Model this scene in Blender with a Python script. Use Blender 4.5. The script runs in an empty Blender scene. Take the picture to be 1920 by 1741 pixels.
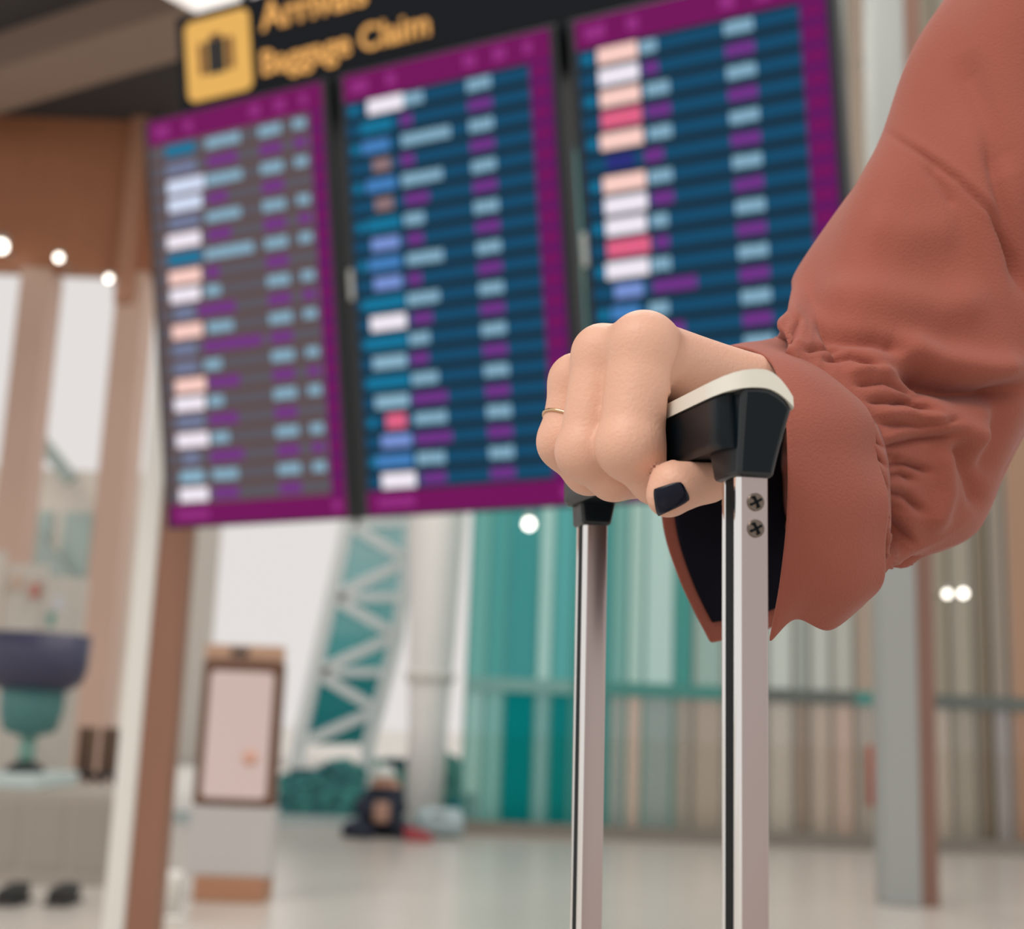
import bpy, bmesh, math, random
import numpy as np
from mathutils import Vector, Matrix

random.seed(7)
rng = np.random.default_rng(7)
S = bpy.context.scene
COL = S.collection

# ------------------------------------------------------------------ camera
FPX, CX, CY = 2500.0, 960.0, 870.5
CAM_Z = 1.0
camd = bpy.data.cameras.new('camera')
camd.sensor_fit = 'HORIZONTAL'
camd.sensor_width = 36.0
camd.lens = FPX / 1920.0 * 36.0
camd.clip_start = 0.02
camd.clip_end = 500
camd.dof.use_dof = True
camd.dof.focus_distance = 0.505
camd.dof.aperture_fstop = 8.2
cam = bpy.data.objects.new('camera', camd)
COL.objects.link(cam)
CAM_M = (Matrix.Translation((0, 0, CAM_Z)) @ Matrix.Rotation(math.radians(90 + 11.1), 4, 'X')
         @ Matrix.Rotation(math.radians(2.2), 4, 'Z'))
cam.matrix_world = CAM_M
S.camera = cam

# ------------------------------------------------------------------ world, light, exposure
w = bpy.data.worlds.new('world')
S.world = w
w.use_nodes = True
bg = w.node_tree.nodes['Background']
bg.inputs[0].default_value = (1.0, 0.955, 0.93, 1)
bg.inputs[1].default_value = 0.78
sun = bpy.data.lights.new('sun', 'SUN')
sun.energy = 1.75
sun.angle = math.radians(32)
sun.color = (1.0, 0.93, 0.86)
suno = bpy.data.objects.new('sun', sun)
COL.objects.link(suno)
suno.rotation_euler = Vector((0.50, 0.50, -0.82)).to_track_quat('-Z', 'Y').to_euler()
CEIL = 7.0
HALL_FILLS = [(x, y) for x in (-0.6, 1.4) for y in (4.6, 7.6, 10.6)]  # unseen ceiling fill lights, added to brighten the floor and facade
for lx_, ly_ in HALL_FILLS:
    al = bpy.data.lights.new('hall_lamp', 'AREA')
    al.shape = 'SQUARE'; al.size = 1.1; al.energy = 52; al.color = (1.0, 0.95, 0.90)
    ao = bpy.data.objects.new('hall_lamp', al)
    ao.location = (lx_, ly_, CEIL - 0.09)
    COL.objects.link(ao)
S.view_settings.view_transform = 'Standard'
S.view_settings.look = 'None'
S.view_settings.exposure = 0.0
S.view_settings.gamma = 1.0
S.view_settings.use_curve_mapping = False

# ------------------------------------------------------------------ helpers
def lin(c):
    return tuple(((v / 255) / 12.92 if v / 255 <= 0.04045 else ((v / 255 + 0.055) / 1.055) ** 2.4) for v in c)

def PC(px, py, z):
    """pixel and depth -> camera space (x right, y down, z forward)"""
    return np.array([(px - CX) / FPX * z, (py - CY) / FPX * z, z])

def C2W(v):
    return CAM_M @ Vector((v[0], -v[1], -v[2]))

def C2Wd(v):
    return (CAM_M.to_3x3() @ Vector((v[0], -v[1], -v[2])))

def P(px, py, z):
    return C2W(PC(px, py, z))

def ray(px, py):
    return C2Wd(PC(px, py, 1.0))

def onY(px, py, Y):
    d = ray(px, py)
    return Vector((0, 0, CAM_Z)) + d * (Y / d.y)

def onFloor(px, py):
    d = ray(px, py)
    return Vector((0, 0, CAM_Z)) + d * (-CAM_Z / d.z)

MATS = {}
def mat(name, rgb, rough=0.5, metal=0.0, spec=0.5, noise=0.0, nscale=30.0, bump=0.0, bscale=200.0,
        emit=None, estr=0.0, sss=0.0, coat=0.0, sheen=0.0, stretch=None):
    if name in MATS:
        return MATS[name]
    m = bpy.data.materials.new(name)
    m.use_nodes = True
    nt = m.node_tree
    b = nt.nodes['Principled BSDF']
    c = lin(rgb)
    b.inputs['Base Color'].default_value = (*c, 1)
    b.inputs['Roughness'].default_value = rough
    b.inputs['Metallic'].default_value = metal
    b.inputs['Specular IOR Level'].default_value = spec
    b.inputs['Coat Weight'].default_value = coat
    b.inputs['Sheen Weight'].default_value = sheen
    if sss > 0:
        b.inputs['Subsurface Weight'].default_value = sss
        b.inputs['Subsurface Radius'].default_value = (1.0, 0.35, 0.2)
        b.inputs['Subsurface Scale'].default_value = 0.004
    if emit is not None:
        b.inputs['Emission Color'].default_value = (*lin(emit), 1)
        b.inputs['Emission Strength'].default_value = estr
    if noise > 0 or bump > 0:
        tc = nt.nodes.new('ShaderNodeTexCoord')
        mp = nt.nodes.new('ShaderNodeMapping')
        nt.links.new(tc.outputs['Object'], mp.inputs['Vector'])
        if stretch:
            mp.inputs['Scale'].default_value = stretch
    if noise > 0:
        n = nt.nodes.new('ShaderNodeTexNoise')
        n.inputs['Scale'].default_value = nscale
        n.inputs['Detail'].default_value = 5
        nt.links.new(mp.outputs['Vector'], n.inputs['Vector'])
        mx = nt.nodes.new('ShaderNodeMix')
        mx.data_type = 'RGBA'
        mx.inputs[6].default_value = (*[v * (1 - noise) for v in c], 1)
        mx.inputs[7].default_value = (*[min(1, v * (1 + noise)) for v in c], 1)
        nt.links.new(n.outputs['Fac'], mx.inputs[0])
        nt.links.new(mx.outputs[2], b.inputs['Base Color'])
    if bump > 0:
        n2 = nt.nodes.new('ShaderNodeTexNoise')
        n2.inputs['Scale'].default_value = bscale
        n2.inputs['Detail'].default_value = 3
        nt.links.new(mp.outputs['Vector'], n2.inputs['Vector'])
        bp = nt.nodes.new('ShaderNodeBump')
        bp.inputs['Strength'].default_value = bump
        bp.inputs['Distance'].default_value = 0.001
        nt.links.new(n2.outputs['Fac'], bp.inputs['Height'])
        nt.links.new(bp.outputs['Normal'], b.inputs['Normal'])
    MATS[name] = m
    return m

def glassmat(name, tint, mixf=0.18, rough=0.15, gain=1.3):
    """tinted, partly frosted pane: lets tinted daylight through and shows its own colour"""
    if name in MATS:
        return MATS[name]
    m = bpy.data.materials.new(name)
    m.use_nodes = True
    nt = m.node_tree
    b = nt.nodes['Principled BSDF']
    c = lin(tint)
    b.inputs['Base Color'].default_value = (*c, 1)
    b.inputs['Roughness'].default_value = rough
    b.inputs['Specular IOR Level'].default_value = 0.15
    t = nt.nodes.new('ShaderNodeBsdfTransparent')
    t.inputs[0].default_value = (*[min(1, v * gain) ** 0.5 for v in c], 1)   # light crosses both faces of the pane
    mx = nt.nodes.new('ShaderNodeMixShader')
    mx.inputs[0].default_value = mixf
    nt.links.new(t.outputs[0], mx.inputs[1])
    nt.links.new(b.outputs[0], mx.inputs[2])
    nt.links.new(mx.outputs[0], nt.nodes['Material Output'].inputs[0])
    MATS[name] = m
    return m

def emis(name, rgb, strength=1.0, gloss=True):
    if name in MATS:
        return MATS[name]
    m = mat(name, (3, 4, 5), rough=0.2, spec=0.14, emit=rgb, estr=strength)
    return m

def link(o, parent=None):
    COL.objects.link(o)
    if parent is not None:
        o.parent = parent
        o.matrix_parent_inverse = parent.matrix_basis.inverted()
    return o

def tag(o, label=None, cat=None, group=None, kind=None):
    if label: o['label'] = label
    if cat: o['category'] = cat
    if group: o['group'] = group
    if kind: o['kind'] = kind
    return o

def empty(name, loc, label=None, cat=None, group=None):
    e = bpy.data.objects.new(name, None)
    e.empty_display_size = 0.1
    e.location = loc
    COL.objects.link(e)
    return tag(e, label, cat, group)

def meshobj(name, verts, faces, m, parent=None, smooth=False, mats=None, midx=None):
    me = bpy.data.meshes.new(name)
    me.from_pydata([tuple(v) for v in verts], [], [tuple(int(i) for i in f) for f in faces])
    for mm in (mats or [m]):
        me.materials.append(mm)
    if midx is not None:
        me.polygons.foreach_set('material_index', midx)
    if smooth:
        me.polygons.foreach_set('use_smooth', [True] * len(me.polygons))
    me.update()
    return link(bpy.data.objects.new(name, me), parent)

def bmobj(name, bm, m, parent=None, smooth=False):
    me = bpy.data.meshes.new(name)
    bmesh.ops.recalc_face_normals(bm, faces=bm.faces[:])
    bm.to_mesh(me)
    bm.free()
    me.materials.append(m)
    if smooth:
        me.polygons.foreach_set('use_smooth', [True] * len(me.polygons))
    return link(bpy.data.objects.new(name, me), parent)

def bev(o, width, seg=2):
    md = o.modifiers.new('bevel', 'BEVEL')
    md.width = width
    md.segments = seg
    md.limit_method = 'ANGLE'
    return o

CUBE_F = [(0, 1, 3, 2), (4, 6, 7, 5), (0, 4, 5, 1), (2, 3, 7, 6), (0, 2, 6, 4), (1, 5, 7, 3)]
def box(name, lo, hi, m, parent=None, bevel=0.0, M=None):
    v = [Vector((x, y, z)) for x in (lo[0], hi[0]) for y in (lo[1], hi[1]) for z in (lo[2], hi[2])]
    if M is not None:
        v = [M @ p for p in v]
    o = meshobj(name, v, CUBE_F, m, parent)
    bm = bmesh.new(); bm.from_mesh(o.data)
    bmesh.ops.recalc_face_normals(bm, faces=bm.faces[:]); bm.to_mesh(o.data); bm.free()
    if bevel:
        bev(o, bevel)
    return o

def bar(name, a, b, wid, dep, m, parent=None, up=Vector((0, 1, 0)), bevel=0.0):
    """rectangular bar from a to b, 'dep' measured along up"""
    a, b = Vector(a), Vector(b)
    d = (b - a).normalized()
    s = d.cross(up).normalized() * wid / 2
    t = s.cross(d).normalized() * dep / 2
    v = [e + i * s + j * t for e in (a, b) for i in (-1, 1) for j in (-1, 1)]
    o = meshobj(name, v, CUBE_F, m, parent)
    bm = bmesh.new(); bm.from_mesh(o.data)
    bmesh.ops.recalc_face_normals(bm, faces=bm.faces[:]); bm.to_mesh(o.data); bm.free()
    if bevel:
        bev(o, bevel)
    return o

def lathe(name, base, prof, m, parent=None, seg=24, axis=None):
    """prof: list of (radius, height)"""
    base = Vector(base)
    R = Matrix.Identity(3) if axis is None else Vector((0, 0, 1)).rotation_difference(Vector(axis)).to_matrix()
    vs, fs = [], []
    n = len(prof)
    for r, h in prof:
        for k in range(seg):
            a = 2 * math.pi * k / seg
            vs.append(base + R @ Vector((r * math.cos(a), r * math.sin(a), h)))
    for i in range(n - 1):
        for k in range(seg):
            k2 = (k + 1) % seg
            fs.append((i * seg + k, i * seg + k2, (i + 1) * seg + k2, (i + 1) * seg + k))
    fs.append(tuple(range(seg))[::-1])
    fs.append(tuple((n - 1) * seg + k for k in range(seg)))
    return meshobj(name, vs, fs, m, parent, smooth=True)

def catmull(pts, n):
    pts = np.asarray(pts, float)
    k = len(pts)
    t = np.linspace(0, k - 1, n)
    i = np.clip(t.astype(int), 0, k - 2)
    f = (t - i)[:, None]
    p1, p2 = pts[i], pts[i + 1]
    p0 = np.where((i > 0)[:, None], pts[np.maximum(i - 1, 0)], 2 * p1 - p2)
    p3 = np.where((i + 2 < k)[:, None], pts[np.minimum(i + 2, k - 1)], 2 * p2 - p1)
    return 0.5 * (2 * p1 + (p2 - p0) * f + (2 * p0 - 5 * p1 + 4 * p2 - p3) * f ** 2 + (3 * p1 - p0 - 3 * p2 + p3) * f ** 3)

def surface_nets(val, org, h):
    """numpy naive surface nets -> verts, quads of the zero level of val"""
    ins = val < 0
    nx, ny, nz = val.shape
    acc = np.zeros((nx - 1, ny - 1, nz - 1, 3)); cnt = np.zeros((nx - 1, ny - 1, nz - 1))
    corners = [(i, j, k) for i in (0, 1) for j in (0, 1) for k in (0, 1)]
    def sl(c):
        return tuple(slice(c[a], c[a] + s - 1) for a, s in enumerate((nx, ny, nz)))
    for c in corners:
        for ax in range(3):
            if c[ax] == 1: continue
            c2 = list(c); c2[ax] = 1; c2 = tuple(c2)
            a, b = val[sl(c)], val[sl(c2)]
            cr = (a < 0) != (b < 0)
            t = np.where(cr, a / np.where(cr, a - b, 1), 0)
            for q in range(3):
                acc[..., q] += np.where(cr, c[q] + (t if q == ax else 0), 0)
            cnt += cr
    act = cnt > 0
    idx = -np.ones(act.shape, int)
    idx[act] = np.arange(act.sum())
    loc = np.argwhere(act)
    verts = org + h * (loc + acc[act] / cnt[act][:, None])
    quads = []
    for ax in range(3):
        o1, o2 = [(1, 2), (2, 0), (0, 1)][ax]
        s0 = [slice(1, -1)] * 3; s0[ax] = slice(0, -1)
        s1 = [slice(1, -1)] * 3; s1[ax] = slice(1, None)
        a, b = ins[tuple(s0)], ins[tuple(s1)]
        e = np.argwhere(a != b)
        base = e + 1; base[:, ax] -= 1
        flip = a[tuple(e.T)]
        def cell(d1, d2):
            q = base.copy(); q[:, o1] -= d1; q[:, o2] -= d2
            return idx[tuple(q.T)]
        qd = np.stack([cell(1, 1), cell(0, 1), cell(0, 0), cell(1, 0)], 1)
        qd[~flip] = qd[~flip][:, ::-1]
        quads.append(qd)
    return verts, np.concatenate(quads)

# ------------------------------------------------------------------ materials
M_floor = mat('floor_stone', (196, 189, 181), rough=0.25, noise=0.08, nscale=1.5)
M_ground = mat('apron_concrete', (196, 194, 188), rough=0.8, noise=0.06, nscale=0.6)
M_ceil = mat('ceiling_dark', (58, 54, 53), rough=0.8)
M_beam = mat('beam_taupe', (140, 118, 104), rough=0.6)
M_wood = mat('brown_wood', (168, 112, 80), rough=0.45, noise=0.12, nscale=3, stretch=(6, 6, 0.6))
M_wood2 = mat('reddish_wood', (140, 98, 78), rough=0.45, noise=0.1, nscale=3, stretch=(6, 6, 0.6))
M_pink = mat('rose_beige_paint', (204, 172, 154), rough=0.5, noise=0.05, nscale=2)
M_white = mat('white_metal', (222, 220, 214), rough=0.35)
M_grey = mat('light_grey_metal', (168, 171, 168), rough=0.35)
M_mull = mat('grey_mullion', (134, 130, 122), rough=0.4)
M_tealframe = mat('teal_frame', (70, 140, 132), rough=0.4)
M_black = mat('black_plastic', (8, 20, 27), rough=0.3, spec=0.22)
M_housing = mat('board_housing', (16, 22, 26), rough=0.45)

# ------------------------------------------------------------------ setting
box('floor', (-9, -4, -0.1), (9, 13.0, 0.0), M_floor)['kind'] = 'structure'
box('ground_outside', (-80, 13.0, -0.12), (80, 160, -0.02), M_ground)['kind'] = 'structure'
box('ceiling', (-9, 3.2, CEIL), (2.4, 13.2, CEIL + 0.15), M_ceil)['kind'] = 'structure'

# ================================================================== SUITCASE with pulled-out handle
U_c = np.array([0.0246, -0.989, 0.147]); U_c /= np.linalg.norm(U_c)
T_c = PC(1396, 897, 0.45)
Tf_c = PC(1110, 985, 0.614)
G_c = Tf_c - T_c
HL = float(np.linalg.norm(G_c - U_c * (G_c @ U_c)))
G_c = G_c - U_c * (G_c @ U_c); G_c /= np.linalg.norm(G_c)
D_c = np.cross(G_c, U_c)
if D_c[0] < 0: D_c = -D_c
_d, _g, _u, _t = C2Wd(D_c), C2Wd(G_c), C2Wd(U_c), C2W(T_c)
HM = Matrix(((_d.x, _g.x, _u.x, _t.x), (_d.y, _g.y, _u.y, _t.y), (_d.z, _g.z, _u.z, _t.z), (0, 0, 0, 1)))
def HW(x, y, z):
    return HM @ Vector((x, y, z))

M_alu = mat('satin_aluminium', (184, 170, 167), rough=0.3, metal=1.0, bump=0.0)
M_alu_edge = mat('polished_aluminium', (245, 245, 243), rough=0.12, metal=1.0)
M_insert = mat('dark_insert', (14, 18, 22), rough=0.5, spec=0.1)
M_cap = mat('pearl_cap', (226, 224, 212), rough=0.3, spec=0.5, coat=0.2)
M_screw = mat('screw_steel', (120, 108, 98), rough=0.28, metal=1.0)
M_shell = mat('suitcase_shell', (52, 58, 66), rough=0.4, bump=0.2, bscale=300)

TUBE_Z0 = -0.47
base_w = HW(0, HL / 2, TUBE_Z0)
suit = empty('suitcase', (base_w.x, base_w.y, 0), 'suitcase with pulled-out twin silver tubes and black grip under the hand', 'suitcase')

def rrect(hx, hy, r, seg=4):
    pts = []
    for cx, cy, a0 in ((hx - r, hy - r, 0), (-hx + r, hy - r, 90), (-hx + r, -hy + r, 180), (hx - r, -hy + r, 270)):
        for k in range(seg + 1):
            a = math.radians(a0 + 90 * k / seg)
            pts.append((cx + r * math.cos(a), cy + r * math.sin(a)))
    return pts

def loft(name, sections, m, parent, smooth=True, cap=True, conv=HW):
    """sections: list of closed lists of (x,y,z), all the same length"""
    n = len(sections[0])
    vs = [conv(*p) for s in sections for p in s]
    fs = []
    for i in range(len(sections) - 1):
        for k in range(n):
            k2 = (k + 1) % n
            fs.append((i * n + k, i * n + k2, (i + 1) * n + k2, (i + 1) * n + k))
    if cap:
        fs.append(tuple(range(n))[::-1])
        fs.append(tuple((len(sections) - 1) * n + k for k in range(n)))
    o = meshobj(name, vs, fs, m, parent, smooth=smooth)
    bm = bmesh.new(); bm.from_mesh(o.data)
    bmesh.ops.recalc_face_normals(bm, faces=bm.faces[:]); bm.to_mesh(o.data); bm.free()
    if smooth:
        o.data.set_sharp_from_angle(angle=math.radians(38))
    return o

W_, WR_ = 0.0134, 0.0112
def zt_cap(q): return 0.0346 - (0.0030 if q < 0 else 0.0098) * q * q
def zb_cap(q): return 0.0284 - (0.0022 if q < 0 else 0.0066) * q * q
HX, HY = 0.0056, 0.0076
for yc in (0.0, HL):
    # tube: rounded box profile with a channel down the -x face
    prof = []
    r = 0.0020
    for cx, cy, a0 in ((HX - r, HY - r, 0), (-HX + r, HY - r, 90)):
        for k in range(5):
            a = math.radians(a0 + 90 * k / 4); prof.append((cx + r * math.cos(a), cy + r * math.sin(a)))
    prof += [(-HX, 0.0040), (-HX + 0.0016, 0.0036), (-HX + 0.0016, -0.0036), (-HX, -0.0040)]
    for cx, cy, a0 in ((-HX + r, -HY + r, 180), (HX - r, -HY + r, 270)):
        for k in range(5):
            a = math.radians(a0 + 90 * k / 4); prof.append((cx + r * math.cos(a), cy + r * math.sin(a)))
    t = loft('tube', [[(x, y + yc, TUBE_Z0) for x, y in prof], [(x, y + yc, 0.004) for x, y in prof]], M_alu, suit)
    tag(t, 'silver aluminium handle tube')
    ins = loft('insert_strip', [[(x, y + yc, TUBE_Z0) for x, y in ((-HX + 0.0004, 0.0035), (-HX + 0.0015, 0.0035), (-HX + 0.0015, -0.0035), (-HX + 0.0004, -0.0035))],
                                [(x, y + yc, 0.003) for x, y in ((-HX + 0.0004, 0.0035), (-HX + 0.0015, 0.0035), (-HX + 0.0015, -0.0035), (-HX + 0.0004, -0.0035))]],
               M_insert, t, smooth=False)
    t.data.materials.append(M_alu_edge)
    for pl in t.data.polygons:
        c_ = HM.inverted() @ pl.center
        if c_.x < -HX + 0.0012 + 0.0004 and abs(c_.y - yc) > 0.0036: pl.material_index = 1
    if yc == 0.0:
        for k, sz in enumerate((-0.0088, -0.0176)):
            # cross-head screw: countersunk ring, dished head, cross slot
            c = HW(0.0005, -HY - 0.0003, sz)
            ax = -_g
            rg = lathe('screw', c - ax * 0.0004, [(0.0030, 0.0), (0.0030, 0.0006), (0.0026, 0.0007), (0.0020, 0.0004), (0.0012, 0.0008), (0.0004, 0.0008)],
                       M_screw, t, seg=20, axis=ax)
            for ang in (0.5, 0.5 + math.pi / 2):
                dv = (_d * math.cos(ang) + _u * math.sin(ang)) * 0.0021
                bar('slot', c + ax * 0.0004 - dv, c + ax * 0.0004 + dv, 0.0008, 0.0012, M_insert, rg, up=ax)
    # black socket flaring up into the grip, one upright ridge at the near left corner
    sg = -1 if yc == 0.0 else 1
    lowq = [(-0.0066, -0.0094), (0.0064, -0.0094), (0.0064, 0.0094), (-0.0074, 0.0094)]
    topq = [(-0.0066, -0.0142), (0.0110, -0.0140), (0.0110, 0.0120), (-0.0124, 0.0120)]
    def edge_pts(q, n=6):
        a, b, c2, d2 = [np.array(v) for v in q]
        return [a + (b - a) * k / n for k in range(n + 1)] + [c2 + (d2 - c2) * k / n for k in range(n + 1)]
    lo_p, hi_p = edge_pts(lowq), edge_pts(topq)
    secs = []
    for f in (0.0, 0.10, 0.30, 0.55, 0.80, 1.0):
        e_ = f ** 1.15
        row = []
        for a, b in zip(lo_p, hi_p):
            x_, y_ = a + (b - a) * e_
            xq = b[0] / (W_ if b[0] < 0 else WR_)
            row.append((x_, yc - sg * y_, -0.0006 + (zb_cap(max(-1, min(1, xq))) + 0.0010) * f))
        secs.append(row)
    so_ = loft('tube_socket', secs, M_black, suit, smooth=False)
    bev(so_, 0.0016, 4)
    so_.modifiers['bevel'].angle_limit = math.radians(40)
    so_.data.materials.append(mat('black_gloss_edge', (8, 20, 27), rough=0.34, spec=0.6))
    so_.modifiers['bevel'].material = 1
    so_.data.polygons.foreach_set('use_smooth', [True] * len(so_.data.polygons))

# grip bar between the sockets: arched top under a pale cap strip
QS = np.linspace(-1, 1, 17)
ENDS0 = [(-0.0080, 0.80), (-0.0070, 0.90), (-0.004, 0.97), (0.002, 1.0)]
ENDS = [(-0.0150, 0.30), (-0.0146, 0.50), (-0.0134, 0.70), (-0.0104, 0.87), (-0.0050, 0.97), (0.002, 1.0)]
ENDS_ = [(-0.0128, 0.40), (-0.0124, 0.55), (-0.0112, 0.72), (-0.0086, 0.88), (-0.0040, 0.97), (0.002, 1.0)]
def grip_secs(fn, ends):
    secs = []
    for y, k in ends + [(HL - y, k) for y, k in ends[::-1]]:
        secs.append([(q * (W_ * k if q < 0 else WR_ * (0.90 + 0.10 * k)), y, z) for q, z in fn(k)])
    return secs
def qq(q, k): return q * (k if q < 0 else (0.90 + 0.10 * k))
loft('grip', grip_secs(lambda k: [(q * 0.96, zb_cap(qq(q, k)) - 0.0002) for q in QS] + [(0.94, 0.0125), (0.75, 0.0092), (-0.80, 0.0088), (-0.96, 0.0118)], ENDS0), M_black, suit)
c = loft('grip_cap', grip_secs(lambda k: [(q * 1.03, zt_cap(qq(q, k))) for q in QS] + [(q * 1.05, zb_cap(qq(q, k))) for q in QS[::-1]], ENDS), M_cap, suit)
tag(c, 'pearl white cap strip')

# suitcase body (below the frame): ribbed shell, wheels
bx0 = Vector((base_w.x, base_w.y, 0))
gz = Vector((_g.x, _g.y, 0)).normalized(); dz = Vector((gz.y, -gz.x, 0))
SM = Matrix(((dz.x, gz.x, 0, bx0.x), (dz.y, gz.y, 0, bx0.y), (0, 0, 1, 0), (0, 0, 0, 1)))
def SW(x, y, z): return SM @ Vector((x, y, z))
btop = base_w.z + 0.02
secs = []
for z, s in ((0.06, 0.86), (0.075, 0.97), (0.11, 1.0), (btop - 0.05, 1.0), (btop - 0.015, 0.97), (btop, 0.86)):
    secs.append([(x + 0.075, y, z) for x, y in rrect(0.115 * s, 0.185 * s, 0.04, 6)])
loft('shell', secs, M_shell, suit, conv=SW)
for k in range(7):
    yy = -0.13 + k * 0.0433
    box('rib', (-0.046, yy - 0.009, 0.12), (-0.036, yy + 0.009, btop - 0.06), M_shell, suit, bevel=0.004, M=SM)
for sx in (-0.01, 0.16):
    for sy in (-0.13, 0.13):
        wf = box('wheel_fork', (sx - 0.012, sy - 0.016, 0.03), (sx + 0.012, sy + 0.016, 0.075), M_black, suit, bevel=0.003, M=SM)
        lathe('wheel', SW(sx - 0.011, sy, 0.027), [(0.020, 0.0), (0.027, 0.003), (0.027, 0.019), (0.020, 0.022)], M_black, wf, axis=dz)

# ================================================================== PERSON: right hand gripping the bar, sleeve
def sd_caps(p, a, b, ra, rb):
    ba = b - a
    h = np.clip(((p - a) @ ba) / (ba @ ba), 0, 1)
    return np.linalg.norm(p - a - h[..., None] * ba, axis=-1) - (ra + (rb - ra) * h)

def smin(a, b, k):
    h = np.clip(0.5 + 0.5 * (b - a) / k, 0, 1)
    return b + (a - b) * h - k * h * (1 - h)

mm = 0.001
FING = {
 'index':  [(1207, 652, .494, 13.0), (1182, 836, .484, 11.9), (1230, 896, .489, 9.6), (1284, 872, .502, 8.2)],
 'middle': [(1130, 666, .508, 11.2), (1100, 846, .500, 10.9), (1150, 892, .504, 9.4), (1220, 893, .515, 8.2)],
 'ring':   [(1082, 716, .524, 10.6), (1062, 828, .520, 10.6), (1104, 880, .521, 9.8), (1190, 885, .53, 8.0)],
 'pinky':  [(1076, 760, .540, 9.4), (1066, 822, .538, 8.8), (1105, 862, .542, 8.0), (1170, 868, .545, 7.2)],
}
WRIST = {'index': (1424, 744, .532, 15.0), 'middle': (1434, 752, .545, 16), 'ring': (1442, 758, .558, 15), 'pinky': (1448, 764, .570, 14)}
def J(t): return PC(t[0], t[1], t[2])

def finger_sd(p, name):
    f = FING[name]
    d = None
    for a, b in zip(f[:-1], f[1:]):
        s = sd_caps(p, J(a), J(b), a[3] * mm, b[3] * mm)
        d = s if d is None else smin(d, s, 2.5 * mm)
    # slightly swollen middle joint and knuckle
    for q, e in ((f[1], 0.5), (f[0], 0.7)):
        s = np.linalg.norm(p - J(q), axis=-1) - (q[3] + e) * mm
        d = smin(d, s, 3 * mm)
    return d

def bar_sd(p):
    q = p - T_c
    x, y, z = q @ D_c, q @ G_c, q @ U_c
    yy = np.maximum(np.abs(y - HL / 2) - HL / 2, 0)
    dx = np.sqrt(x ** 2 + yy ** 2) - 0.0152
    dz = np.abs(z - 0.0215) - 0.0130
    return np.minimum(np.maximum(dx, dz), 0) + np.sqrt(np.maximum(dx, 0) ** 2 + np.maximum(dz, 0) ** 2)

def sock_sd(p):
    q = p - T_c
    x, y, z = q @ D_c, q @ G_c, q @ U_c
    return np.maximum(np.sqrt(x ** 2 + y ** 2) - 0.0155, np.abs(z) - 0.03)

def hand_sd(p):
    fs = {n: finger_sd(p, n) for n in FING}
    d = fs['index']
    yk = np.clip((p[..., 1] / p[..., 2] * FPX + CY - 640) / 90, 0, 1)       # knuckles run together, fingers part further down
    for n in ('middle', 'ring', 'pinky'):
        d = smin(d, fs[n], (7.0 - 5.2 * yk) * mm)
    # back of the hand: metacarpals fused
    pal = None
    for n in FING:
        a = FING[n][0]; b = WRIST[n]
        s = sd_caps(p, J((a[0] + 22, a[1] + 16, a[2] + .010)), J(b), (a[3] + 0.2) * mm, b[3] * mm)
        pal = s if pal is None else smin(pal, s, 9 * mm)
    # tendon ridges
    d = smin(d, pal, 5.0 * mm)
    # wrist / forearm
    fa = sd_caps(p, PC(1438, 744, .548), PC(1600, 790, .600), 18 * mm, 24 * mm)
    fa = smin(fa, sd_caps(p, PC(1446, 756, .556), PC(1600, 810, .605), 18 * mm, 24 * mm), 8 * mm)
    d = smin(d, fa, 10 * mm)
    # thumb side of the hand (first metacarpal), thumb
    th = sd_caps(p, PC(1426, 750, .536), PC(1394, 842, .506), 11 * mm, 10.6 * mm)
    th = smin(th, sd_caps(p, PC(1396, 846, .504), PC(1324, 890, .480), 11 * mm, 9.8 * mm), 4 * mm)
    th = smin(th, sd_caps(p, PC(1324, 890, .480), PC(1264, 914, .472), 9.8 * mm, 9.2 * mm), 2.5 * mm)
    th = smin(th, sd_caps(p, PC(1264, 914, .472), PC(1252, 930, .471), 9.2 * mm, 7.6 * mm), 2 * mm)
    # web of skin from the wrist along the top of the thumb side
    web = sd_caps(p, PC(1300, 684, .512), PC(1425, 728, .525), 8.0 * mm, 12 * mm)
    d = smin(d, web, 4 * mm)
    thw = smin(th, fa, 5 * mm)
    d = smin(d, thw, 0.7 * mm)
    # creases: knuckle dimple between index and thumb side, folds at the bent joints
    cr = sd_caps(p, PC(1287, 650, .492), PC(1274, 712, .489), 2.9 * mm, 4.6 * mm)
    d = -smin(-d, cr, 3.0 * mm)
    cr = sd_caps(p, PC(1196, 892, .4745), PC(1236, 930, .478), 0.9 * mm, 1.3 * mm)
    d = -smin(-d, cr, 1.5 * mm)
    cut = sd_caps(p, PC(1508, 900, .495), PC(1508, 900, .60), 23 * mm, 25 * mm)
    d = -smin(-d, cut, 3.0 * mm)
    # keep clear of the grip
    d = np.maximum(d, -bar_sd(p))
    d = np.maximum(d, -sock_sd(p))
    return d

h = 0.00115
lo = np.array([0.0, -0.066, 0.452]); hi = np.array([0.150, 0.026, 0.612])
dims = np.ceil((hi - lo) / h).astype(int)
gx = [lo[i] + h * np.arange(dims[i]) for i in range(3)]
val = np.empty(dims)
for i0 in range(0, dims[0], 24):
    X, Y, Z = np.meshgrid(gx[0][i0:i0 + 24], gx[1], gx[2], indexing='ij')
    val[i0:i0 + 24] = hand_sd(np.stack([X, Y, Z], -1))
val[0] = val[-1] = 1e-3; val[:, 0] = val[:, -1] = 1e-3; val[:, :, 0] = val[:, :, -1] = 1e-3
hv, hq = surface_nets(val, lo, h)

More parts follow.
